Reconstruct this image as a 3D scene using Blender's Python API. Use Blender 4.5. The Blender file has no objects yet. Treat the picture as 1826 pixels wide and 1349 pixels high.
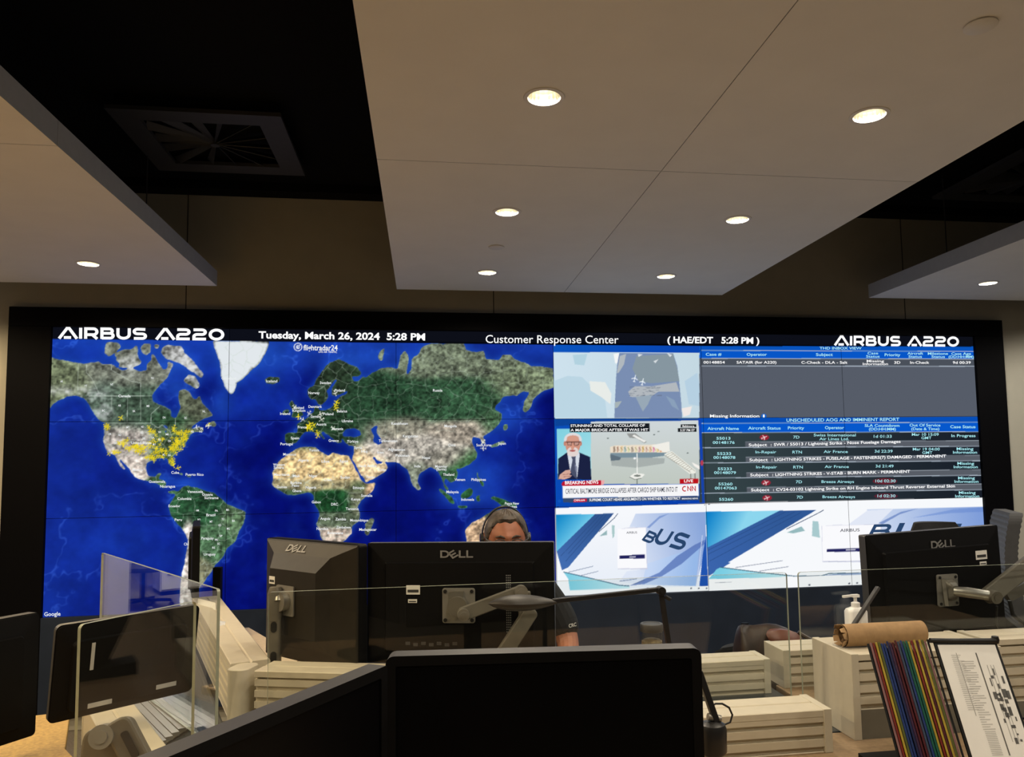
import bpy, bmesh, math, random
import numpy as np
from mathutils import Vector, Matrix
random.seed(3)
C = bpy.context.scene.collection
PI = math.pi
# ------------------------------------------------------------------ camera
EYE = 1.5
FPX, YAW, PITCH, ROLL = 1373.878, 0.14545, 0.07995, -0.01486       # focal length in pixels of the 1826 px frame
PCX, PCY = 956.242, 719.929                                          # optical axis in the cropped frame
_cy, _sy = math.cos(YAW), math.sin(YAW)
FWD = np.array([_sy*math.cos(PITCH), _cy*math.cos(PITCH), math.sin(PITCH)])
_R = np.array([_cy, -_sy, 0.0]); _U = np.cross(_R, FWD)
RGT = math.cos(ROLL)*_R+math.sin(ROLL)*_U
UPV = -math.sin(ROLL)*_R+math.cos(ROLL)*_U
cam_data = bpy.data.cameras.new('camera')
cam = bpy.data.objects.new('camera', cam_data); C.objects.link(cam)
cam_data.sensor_fit = 'HORIZONTAL'; cam_data.sensor_width = 36.0
cam_data.lens = FPX/1826*36.0
cam_data.shift_x = -(PCX-913.0)/1826.0
cam_data.shift_y = (PCY-674.5)/1826.0
cam_data.clip_start = .05; cam_data.clip_end = 100
M = Matrix(((RGT[0], UPV[0], -FWD[0], 0), (RGT[1], UPV[1], -FWD[1], 0), (RGT[2], UPV[2], -FWD[2], EYE), (0, 0, 0, 1)))
cam.matrix_world = M
bpy.context.scene.camera = cam
sc = bpy.context.scene
sc.view_settings.view_transform = 'Standard'; sc.view_settings.look = 'None'
sc.view_settings.exposure = 0.0; sc.view_settings.gamma = 1.0; sc.view_settings.use_curve_mapping = False
# ------------------------------------------------------------------ world: dim light of the rest of the office
W = bpy.data.worlds.new('world'); sc.world = W; W.use_nodes = True
W.node_tree.nodes['Background'].inputs[0].default_value = (1.0, .86, .66, 1)
W.node_tree.nodes['Background'].inputs[1].default_value = 0.035
DOWNLIGHT_WATTS = 27.0
LAMP_TINT = {'centre': (1.0, .86, .66), 'left': (1.0, .76, .45), 'right': (1.0, .92, .80)}; LAMP_GAIN = {'centre': 1.0, 'left': 1.6, 'right': 1.0}
def at(px, py, x=None, y=None, z=None):
    d = FWD+RGT*((px-PCX)/FPX)-UPV*((py-PCY)/FPX)
    t = y/d[1] if y is not None else ((z-EYE)/d[2] if z is not None else x/d[0])
    p = d*t; return np.array([p[0], p[1], p[2]+EYE])
def project_arrays(x, y, z):
    P = np.stack([x, y, z-EYE], -1); d = P@FWD
    return PCX+FPX*(P@RGT)/d, PCY-FPX*(P@UPV)/d
# ------------------------------------------------------------------ materials
MATS = {}
def mat(name, col, rough=.6, metal=0.0, noise=.06, scale=30.0, spec=.5, emit=None, strength=1.0, coat=0.0, bump=0.0):
    m = bpy.data.materials.new(name); m.use_nodes = True; nt = m.node_tree
    b = nt.nodes['Principled BSDF']
    col = tuple(col)
    if noise > 0:
        tc = nt.nodes.new('ShaderNodeTexCoord'); n = nt.nodes.new('ShaderNodeTexNoise')
        n.inputs['Scale'].default_value = scale; n.inputs['Detail'].default_value = 4
        nt.links.new(tc.outputs['Object'], n.inputs['Vector'])
        r = nt.nodes.new('ShaderNodeValToRGB')
        r.color_ramp.elements[0].position = .3; r.color_ramp.elements[1].position = .7
        r.color_ramp.elements[0].color = tuple(c*(1-noise) for c in col)+(1,)
        r.color_ramp.elements[1].color = tuple(min(1, c*(1+noise)) for c in col)+(1,)
        nt.links.new(n.outputs['Fac'], r.inputs['Fac']); nt.links.new(r.outputs['Color'], b.inputs['Base Color'])
        if bump:
            bp = nt.nodes.new('ShaderNodeBump'); bp.inputs['Strength'].default_value = bump; bp.inputs['Distance'].default_value = .002
            nt.links.new(n.outputs['Fac'], bp.inputs['Height']); nt.links.new(bp.outputs['Normal'], b.inputs['Normal'])
    else:
        b.inputs['Base Color'].default_value = col+(1,)
    b.inputs['Roughness'].default_value = rough; b.inputs['Metallic'].default_value = metal
    b.inputs['Specular IOR Level'].default_value = spec; b.inputs['Coat Weight'].default_value = coat
    if emit:
        b.inputs['Emission Color'].default_value = tuple(emit)+(1,); b.inputs['Emission Strength'].default_value = strength
    MATS[name] = m; return m
mat('wall_paint', (.46, .44, .37), .85, noise=.03, scale=8, spec=.2)
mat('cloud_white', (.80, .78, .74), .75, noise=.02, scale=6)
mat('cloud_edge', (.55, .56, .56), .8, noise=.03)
mat('ceiling_black', (.006, .006, .006), .95, spec=.1)
mat('duct_dark', (.045, .045, .047), .6)
mat('carpet', (.16, .14, .12), .95, noise=.25, scale=120, spec=.1)
mat('black_frame', (.0025, .0025, .0035), .6, noise=0, spec=.06)
mat('base_panel', (.020, .029, .052), .6, noise=.12, scale=6, spec=.15)  # navy in the colour stands in for haze from the lit screens
mat('joint_dark', (.05, .05, .045), .9)
mat('desk_laminate', (.66, .54, .37), .5, noise=.08, scale=70)
mat('desk_orange', (.46, .30, .085), .5, noise=.22, scale=90)
mat('desk_brown', (.26, .18, .105), .5, noise=.15, scale=70, spec=.3)
mat('desk_glass', (.03, .04, .05), .12, noise=.05, spec=.8)
mat('beige_metal', (.56, .51, .40), .45, noise=.03, spec=.3)
mat('beige_cap', (.54, .50, .40), .5, noise=.03, spec=.3)
mat('groove', (.16, .15, .12), .6)
mat('grey_panel', (.16, .15, .12), .6)
mat('rib_grey', (.22, .22, .20), .35, metal=.3, noise=.05)
mat('black_plastic', (.0035, .0035, .004), .55, noise=.1, spec=.12)
mat('black_plastic_brown', (.020, .017, .013), .5, noise=.1, spec=.2)  # black plastic tinted brown to paint warm light on a monitor back
mat('edge_plastic', (.055, .055, .058), .45, noise=.05, spec=.3)  # grey on monitor rims stands in for light along their top edges
mat('screen_off', (.0015, .0015, .002), .35, noise=0, spec=.12)
mat('logo_grey', (.20, .20, .20), .5, metal=.0, noise=0)
mat('label_white', (.75, .74, .70), .6, noise=.03)
mat('label_ink', (.03, .03, .03), .6, noise=0)
mat('arm_metal', (.14, .128, .105), .45, metal=.2, noise=.08)
mat('steel', (.42, .40, .36), .35, metal=.8, noise=.05)
mat('vesa_grey', (.22, .21, .19), .45, metal=.2, noise=.06)
mat('cable_black', (.006, .006, .006), .5, noise=0)
mat('lamp_black', (.012, .012, .013), .35, noise=.1)
mat('shade_grey', (.028, .026, .024), .45, noise=.1, spec=.3)
mat('reflector', (.95, .92, .84), .25, metal=1.0, noise=.1, scale=90)
mat('trim_white', (.74, .72, .68), .5, noise=.02)
mat('bulb', (1, .9, .7), .4, noise=0, emit=(1, .88, .60), strength=26)
mat('kraft', (.32, .20, .095), .85, noise=.14, scale=40)
mat('kraft_dark', (.20, .12, .06), .9, noise=.2, scale=40)
mat('white_plastic', (.78, .79, .78), .35, noise=.02)
mat('paper', (.80, .80, .78), .8, noise=.02)
mat('paper_ink', (.10, .10, .10), .8, noise=.1)
mat('paper_grey', (.45, .45, .44), .8, noise=.1)
mat('leather', (.030, .018, .012), .42, noise=.35, scale=18, bump=.5)
mat('leather_light', (.13, .045, .025), .42, noise=.25, scale=14, bump=.5)
mat('chair_fabric', (.012, .012, .014), .8, noise=.2, scale=90)
mat('chair_ribbed', (.06, .06, .062), .6, noise=.1)
mat('skin', (.34, .125, .068), .5, noise=.08, scale=40)
mat('hair', (.055, .040, .030), .55, noise=.6, scale=55)
mat('shirt_dark', (.006, .007, .010), .85, noise=.2, scale=120)
mat('trousers', (.015, .016, .022), .85, noise=.2, scale=90)
mat('eye_white', (.7, .68, .64), .3, noise=0)
mat('eye_dark', (.03, .02, .015), .2, noise=0)
mat('lips', (.30, .11, .08), .5, noise=0)
mat('stitch_grey', (.25, .25, .25), .6, noise=0)
mat('jar_contents', (.20, .15, .09), .7, noise=.5, scale=60)
mat('cabinet_white', (.74, .72, .69), .5, noise=.02)
mat('bay_wall', (.55, .52, .48), .8, noise=.03)
for nme, c in (('sleeve_black', (.01,.01,.01)), ('sleeve_rose', (.34,.17,.17)), ('sleeve_red', (.22,.02,.012)), ('sleeve_yellow', (.55,.40,.05)), ('sleeve_olive', (.12,.14,.03)),
               ('sleeve_blue', (.02,.05,.22)), ('sleeve_navy', (.015,.02,.09)), ('sleeve_maroon', (.10,.012,.02)), ('sleeve_slate', (.06,.09,.16)), ('sleeve_teal', (.01,.12,.08)), ('sleeve_purple', (.06,.02,.07))):
    mat(nme, tuple(v*.6 for v in c), .45, noise=.12, spec=.25)
def emis(name, col, strength=1.0):
    m = bpy.data.materials.new(name); m.use_nodes = True; nt = m.node_tree; nt.nodes.clear()
    o = nt.nodes.new('ShaderNodeOutputMaterial'); e = nt.nodes.new('ShaderNodeEmission')
    e.inputs[0].default_value = tuple(col)+(1,); e.inputs[1].default_value = strength
    nt.links.new(e.outputs[0], o.inputs[0]); MATS[name] = m; return m
emis('lit_white', (1, 1, 1), 1.05); emis('lit_label', (.85, .88, .88)); emis('lit_cyan', (.42, .86, .92)); emis('lit_dark', (.03, .035, .06)); emis('lit_navy', (.022, .06, .15)); emis('lit_red', (.55, .015, .03)); emis('lit_black', (.006, .006, .008))
def screen_material():
    m = bpy.data.materials.new('display_picture'); m.use_nodes = True; nt = m.node_tree; nt.nodes.clear()
    o = nt.nodes.new('ShaderNodeOutputMaterial'); e = nt.nodes.new('ShaderNodeEmission'); a = nt.nodes.new('ShaderNodeVertexColor')
    a.layer_name = 'picture'; e.inputs[1].default_value = 1.0
    nt.links.new(a.outputs[0], e.inputs[0]); nt.links.new(e.outputs[0], o.inputs[0]); MATS['display_picture'] = m
screen_material()
def glass_material(name, tint, ior):
    m = bpy.data.materials.new(name); m.use_nodes = True; nt = m.node_tree; nt.nodes.clear()
    o = nt.nodes.new('ShaderNodeOutputMaterial'); t = nt.nodes.new('ShaderNodeBsdfTransparent'); g = nt.nodes.new('ShaderNodeBsdfGlossy')
    f = nt.nodes.new('ShaderNodeFresnel'); x = nt.nodes.new('ShaderNodeMixShader')
    t.inputs[0].default_value = tuple(tint)+(1,); g.inputs['Roughness'].default_value = 0.0; g.inputs['Color'].default_value = (1, 1, 1, 1); f.inputs[0].default_value = ior
    # entering and leaving the pane reflect alike (thin sheet: no bending of the ray)
    ge = nt.nodes.new('ShaderNodeNewGeometry'); mx = nt.nodes.new('ShaderNodeMix'); mx.inputs['A'].default_value = ior; mx.inputs['B'].default_value = 1.0/ior
    nt.links.new(ge.outputs['Backfacing'], mx.inputs['Factor']); nt.links.new(mx.outputs['Result'], f.inputs['IOR'])
    nt.links.new(f.outputs[0], x.inputs[0]); nt.links.new(t.outputs[0], x.inputs[1]); nt.links.new(g.outputs[0], x.inputs[2]); nt.links.new(x.outputs[0], o.inputs[0]); MATS[name] = m
glass_material('pane_glass', (.96, .975, .965), 1.45)
glass_material('jar_glass', (.90, .92, .90), 1.5)
mat('pane_edge', (.30, .33, .26), .25, noise=.1)
# ------------------------------------------------------------------ mesh building
class MB:
    def __init__(s): s.v = []; s.f = []; s.mi = []; s.m = 0
    def add(s, vs, fs, T=None):
        o = len(s.v)
        for p in vs:
            p = Vector(p); s.v.append(T@p if T else p)
        for f in fs: s.f.append([i+o for i in f]); s.mi.append(s.m)
        return s
    def box(s, c, d, T=None):
        x, y, z = c; a, b, e = d[0]/2, d[1]/2, d[2]/2
        vs = [(x+i*a, y+j*b, z+k*e) for i in (-1, 1) for j in (-1, 1) for k in (-1, 1)]
        return s.add(vs, [(0,1,3,2),(4,6,7,5),(0,4,5,1),(2,3,7,6),(0,2,6,4),(1,5,7,3)], T)
    def bb(s, a, b, T=None):
        return s.box([(a[i]+b[i])/2 for i in range(3)], [abs(b[i]-a[i]) for i in range(3)], T)
    def prism(s, poly, z0, z1, T=None):                   # poly in xy
        n = len(poly); vs = [(x, y, z0) for x, y in poly]+[(x, y, z1) for x, y in poly]
        fs = [tuple(range(n-1, -1, -1)), tuple(range(n, 2*n))]+[(i, (i+1) % n, n+(i+1) % n, n+i) for i in range(n)]
        return s.add(vs, fs, T)
    def loft(s, loops, T=None, cap=True, closed=True):
        n = len(loops[0]); vs = [p for l in loops for p in l]; fs = []
        for k in range(len(loops)-1):
            for i in range(n if closed else n-1):
                j = (i+1) % n; fs.append((k*n+i, k*n+j, (k+1)*n+j, (k+1)*n+i))
        if cap: fs += [tuple(range(n-1, -1, -1)), tuple(range((len(loops)-1)*n, len(loops)*n))]
        return s.add(vs, fs, T)
    def tube(s, path, r, n=10, T=None, cap=True):
        P = [Vector(p) for p in path]; rs = r if isinstance(r, (list, tuple)) else [r]*len(P); loops = []; up = None
        for i, p in enumerate(P):
            d = (P[min(i+1, len(P)-1)]-P[max(i-1, 0)]).normalized()
            if up is None:
                up = Vector((0, 0, 1)) if abs(d.z) < .9 else Vector((1, 0, 0))
            a = d.cross(up).normalized(); b = a.cross(d).normalized(); up = b
            loops.append([p+(a*math.cos(t)+b*math.sin(t))*rs[i] for t in [2*PI*k/n for k in range(n)]])
        return s.loft(loops, T, cap)
    def cyl(s, a, b, r0, r1=None, n=24, T=None): return s.tube([a, b], [r0, r0 if r1 is None else r1], n, T)
    def lathe(s, prof, n=28, T=None, cap=True):           # prof: (radius, z)
        return s.loft([[(r*math.cos(2*PI*k/n), r*math.sin(2*PI*k/n), z) for k in range(n)] for r, z in prof], T, cap)
    def beam(s, a, b, w, h, T=None, up=(0, 0, 1)):        # rectangular bar from a to b
        a, b = Vector(a), Vector(b); d = (b-a).normalized(); u = Vector(up)
        if abs(d.dot(u)) > .98: u = Vector((0, 1, 0))
        x = d.cross(u).normalized()*w/2; y = x.cross(d).normalized()*h/2
        return s.loft([[a-x-y, a+x-y, a+x+y, a-x+y], [b-x-y, b+x-y, b+x+y, b-x+y]], T)
    def build(s, name, m, parent=None, smooth=False, bevel=0.0, seg=2, sub=0):
        me = bpy.data.meshes.new(name); me.from_pydata([tuple(v) for v in s.v], [], s.f)
        for k in (m if isinstance(m, (list, tuple)) else [m]): me.materials.append(MATS[k])
        if any(s.mi): me.polygons.foreach_set('material_index', s.mi)
        bm = bmesh.new(); bm.from_mesh(me); bmesh.ops.recalc_face_normals(bm, faces=bm.faces); bm.to_mesh(me); bm.free()
        if smooth:
            me.polygons.foreach_set('use_smooth', [True]*len(me.polygons))
            try: me.set_sharp_from_angle(angle=math.radians(40))
            except Exception: pass
        o = bpy.data.objects.new(name, me); C.objects.link(o)
        if parent: o.parent = parent
        if bevel:
            b = o.modifiers.new('bevel', 'BEVEL'); b.width = bevel; b.segments = seg; b.limit_method = 'ANGLE'; b.angle_limit = math.radians(40)
        if sub:
            u = o.modifiers.new('sub', 'SUBSURF'); u.levels = sub; u.render_levels = sub
        return o
def rrect(w, h, r, cx=0, cy=0, n=5):
    r = min(r, w/2, h/2); out = []
    for k, (sx, sy) in enumerate(((1, 1), (-1, 1), (-1, -1), (1, -1))):
        for i in range(n+1):
            t = (k+i/n)*PI/2; out.append((cx+sx*(w/2-r)+r*math.cos(t), cy+sy*(h/2-r)+r*math.sin(t)))
    return out
def thing(name, label, cat, loc=(0, 0, 0), rotz=0.0, group=None):
    o = bpy.data.objects.new(name, None); C.objects.link(o); o.empty_display_size = .05
    o.location = loc; o.rotation_euler = (0, 0, rotz); o['label'] = label; o['category'] = cat
    if group: o['group'] = group
    return o
def tag(o, label, cat, group=None, kind=None):
    if label: o['label'] = label
    if cat: o['category'] = cat
    if group: o['group'] = group
    if kind: o['kind'] = kind
    return o
def struct(o): o['kind'] = 'structure'; return o
def copy_tree(o, parent=None):
    c = o.copy(); C.objects.link(c); c.parent = parent
    for ch in [x for x in o.children]: copy_tree(ch, c)
    return c
# letters: font outlines turned to mesh and laid into a frame
FONT_CACHE = {}
def text_shape(txt, bold=0.0, spacing=1.0):
    key = (txt, bold, spacing)
    if key in FONT_CACHE: return FONT_CACHE[key]
    cu = bpy.data.curves.new('letters', 'FONT'); cu.body = txt; cu.offset = bold; cu.space_character = spacing; cu.resolution_u = 3
    ob = bpy.data.objects.new('letters', cu); C.objects.link(ob)
    dg = bpy.context.evaluated_depsgraph_get(); me = bpy.data.meshes.new_from_object(ob.evaluated_get(dg))
    vs = np.array([v.co[:2] for v in me.vertices]) if len(me.vertices) else np.zeros((0, 2)); fs = [tuple(p.vertices) for p in me.polygons]
    bpy.data.objects.remove(ob); bpy.data.curves.remove(cu); bpy.data.meshes.remove(me)
    FONT_CACHE[key] = (vs, fs); return vs, fs
CAP = .70
def stroke_mesh(lines, w):
    vs, fs = [], []
    for L in lines:
        P = []
        for p in L:
            if not P or np.hypot(p[0]-P[-1][0], p[1]-P[-1][1]) > 1e-4: P.append(np.array(p, float))
        closed = len(P) > 2 and np.allclose(P[0], P[-1]); off = []
        n = len(P)
        for i in range(n):
            a = P[i-1] if i > 0 else (P[-2] if closed else None); b = P[i+1] if i < n-1 else (P[1] if closed else None)
            d0 = (P[i]-a)/np.linalg.norm(P[i]-a) if a is not None else None; d1 = (b-P[i])/np.linalg.norm(b-P[i]) if b is not None else None
            if d0 is None: d0 = d1
            if d1 is None: d1 = d0
            n0 = np.array([-d0[1], d0[0]]); n1 = np.array([-d1[1], d1[0]]); mm = n0+n1; mm = mm/np.linalg.norm(mm); k = min(2.2, 1/max(.3, mm@n0))
            off.append(mm*k*w/2)
        o = len(vs)
        for p, q in zip(P, off): vs += [tuple(p+q), tuple(p-q)]
        fs += [(o+2*i, o+2*i+1, o+2*i+3, o+2*i+2) for i in range(n-1)]
    return np.array(vs), fs
def arc(cx, cy, rx, ry, a0, a1, n=9): return [(cx+rx*math.cos(math.radians(a0+(a1-a0)*i/n)), cy+ry*math.sin(math.radians(a0+(a1-a0)*i/n))) for i in range(n+1)]
WIDE = {'A': (1.42, [[(0, 0), (.62, .93), (.80, .93), (1.42, 0)], [(.38, .1), (.95, .1)]]),
        'I': (.25, [[(.12, 0), (.12, 1)]]),
        'R': (1.12, [[(.1, 0), (.1, .92), (.72, .92)]+arc(.72, .65, .27, .27, 90, -90)+[(.1, .38)], [(.62, .38), (1.02, 0)]]),
        'B': (1.1, [[(.1, 0), (.1, .92), (.7, .92)]+arc(.7, .72, .22, .2, 90, -90)+[(.1, .52)], [(.7, .52)]+arc(.74, .3, .25, .22, 90, -90)+[(.1, .08)]]),
        'U': (1.12, [[(.1, 1), (.1, .42)]+arc(.55, .42, .45, .34, 180, 360)+[(1.0, 1)]]),
        'S': (1.08, [[(.98, .9), (.4, .92)]+arc(.36, .71, .26, .21, 90, 270)+[(.72, .5)]+arc(.74, .29, .26, .21, 90, -90)+[(.08, .08)]]),
        '2': (1.12, [[(.06, .92), (.72, .92)]+arc(.74, .71, .26, .21, 90, -90)+[(.4, .5)]+arc(.36, .3, .26, .2, 90, 180)+[(.1, .08), (1.06, .08)]]),
        '0': (1.2, [arc(.6, .5, .5, .42, 0, 360, 22)]), ' ': (.45, [])}
def wide_word(word, w=.17, gap=.17):
    V, Fc, x = [], [], 0
    for ch in word:
        adv, L = WIDE[ch]
        if L:
            vs, fs = stroke_mesh(L, w); o = len(V); V += [(p[0]+x, p[1]) for p in vs]; Fc += [tuple(i+o for i in f) for f in fs]
        x += adv+gap
    return np.array(V), Fc
def dell_letters(w=.2):
    V, Fc = [], []
    def put(lines, f):
        vs, fs = stroke_mesh(lines, w); o = len(V); V.extend([f(p) for p in vs]); Fc.extend([tuple(i+o for i in q) for q in fs])
    put([[(.1, .1), (.1, .9), (.45, .9)]+arc(.45, .5, .42, .4, 90, -90)+[(.1, .1)]], lambda p: (p[0], p[1]))
    ca, sa = math.cos(.62), math.sin(.62)
    def tilt(p): u, v = p[0]-.45, p[1]-.5; return (1.42+u*ca-v*sa, .5+u*sa+v*ca)
    put([[(.8, .12), (.1, .12), (.1, .88), (.8, .88)], [(.1, .5), (.75, .5)]], tilt)
    put([[(.1, 1), (.1, .1), (.72, .1)]], lambda p: (p[0]+1.98, p[1])); put([[(.1, 1), (.1, .1), (.72, .1)]], lambda p: (p[0]+2.78, p[1]))
    return np.array(V), Fc
# ---------------------------------------------------------------- picture shown by the display wall
# painted with numpy into one grid of colours; every display panel takes its own cut of it
CW, CH = 6*240*2, 3*135*2
def to_canvas(px, py):
    P = at(px, py, y=WALL_D)
    return (P[0]-WX0)/(6*PW)*CW, (WZ0-P[2])/(3*PH)*CH
def Zm(ox, oy, s, pts):
    return [(ox+a/s, oy+b/s) for a, b in pts]
def srgb(c):
    c = np.asarray(c, float)/255.0
    return np.where(c <= .04045, c/12.92, ((c+.055)/1.055)**2.4)
def poly_mask(pts):
    q = np.array([to_canvas(*p) for p in pts])
    x0, y0 = np.floor(q.min(0)).astype(int); x1, y1 = np.ceil(q.max(0)).astype(int)+1
    x0, y0 = max(x0, 0), max(y0, 0); x1, y1 = min(x1, CW), min(y1, CH)
    if x1 <= x0 or y1 <= y0: return None
    X = np.arange(x0, x1)+.5
    m = np.zeros((y1-y0, x1-x0), bool)
    Y = (np.arange(y0, y1)+.5)[:, None]
    n = len(q)
    for i in range(n):
        ax, ay = q[i]; bx, by = q[(i+1) % n]
        if ay == by: continue
        rows = ((ay > Y) != (by > Y))
        xs = ax+(Y-ay)*(bx-ax)/(by-ay)
        m ^= rows & (X[None, :] < xs)
    return (slice(y0, y1), slice(x0, x1)), m
def vnoise(rng, cells_x, cells_y):
    g = rng.random((cells_y+2, cells_x+2))
    fx = np.linspace(0, cells_x, CW, endpoint=False); fy = np.linspace(0, cells_y, CH, endpoint=False)
    ix = fx.astype(int); iy = fy.astype(int); tx = fx-ix; ty = fy-iy
    tx = tx*tx*(3-2*tx); ty = ty*ty*(3-2*ty)
    a = g[iy][:, ix]*(1-tx)+g[iy][:, ix+1]*tx
    b = g[iy+1][:, ix]*(1-tx)+g[iy+1][:, ix+1]*tx
    return a*(1-ty)[:, None]+b*ty[:, None]
def fbm(rng, cx, octv=4):
    s = 0; w = 1; t = 0
    for o in range(octv):
        s = s+w*vnoise(rng, int(cx*2**o), max(1, int(cx*.32*2**o))); t += w; w *= .6
    return s/t
def blur(a, r):
    for ax in (0, 1):
        for _ in range(2):
            p = np.pad(a, [(r+1, r) if k == ax else (0, 0) for k in (0, 1)], mode='edge')
            c = np.cumsum(p, ax)
            a = (np.take(c, range(2*r+1, c.shape[ax]), ax)-np.take(c, range(0, c.shape[ax]-2*r-1), ax))/(2*r+1)
    return a
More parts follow.
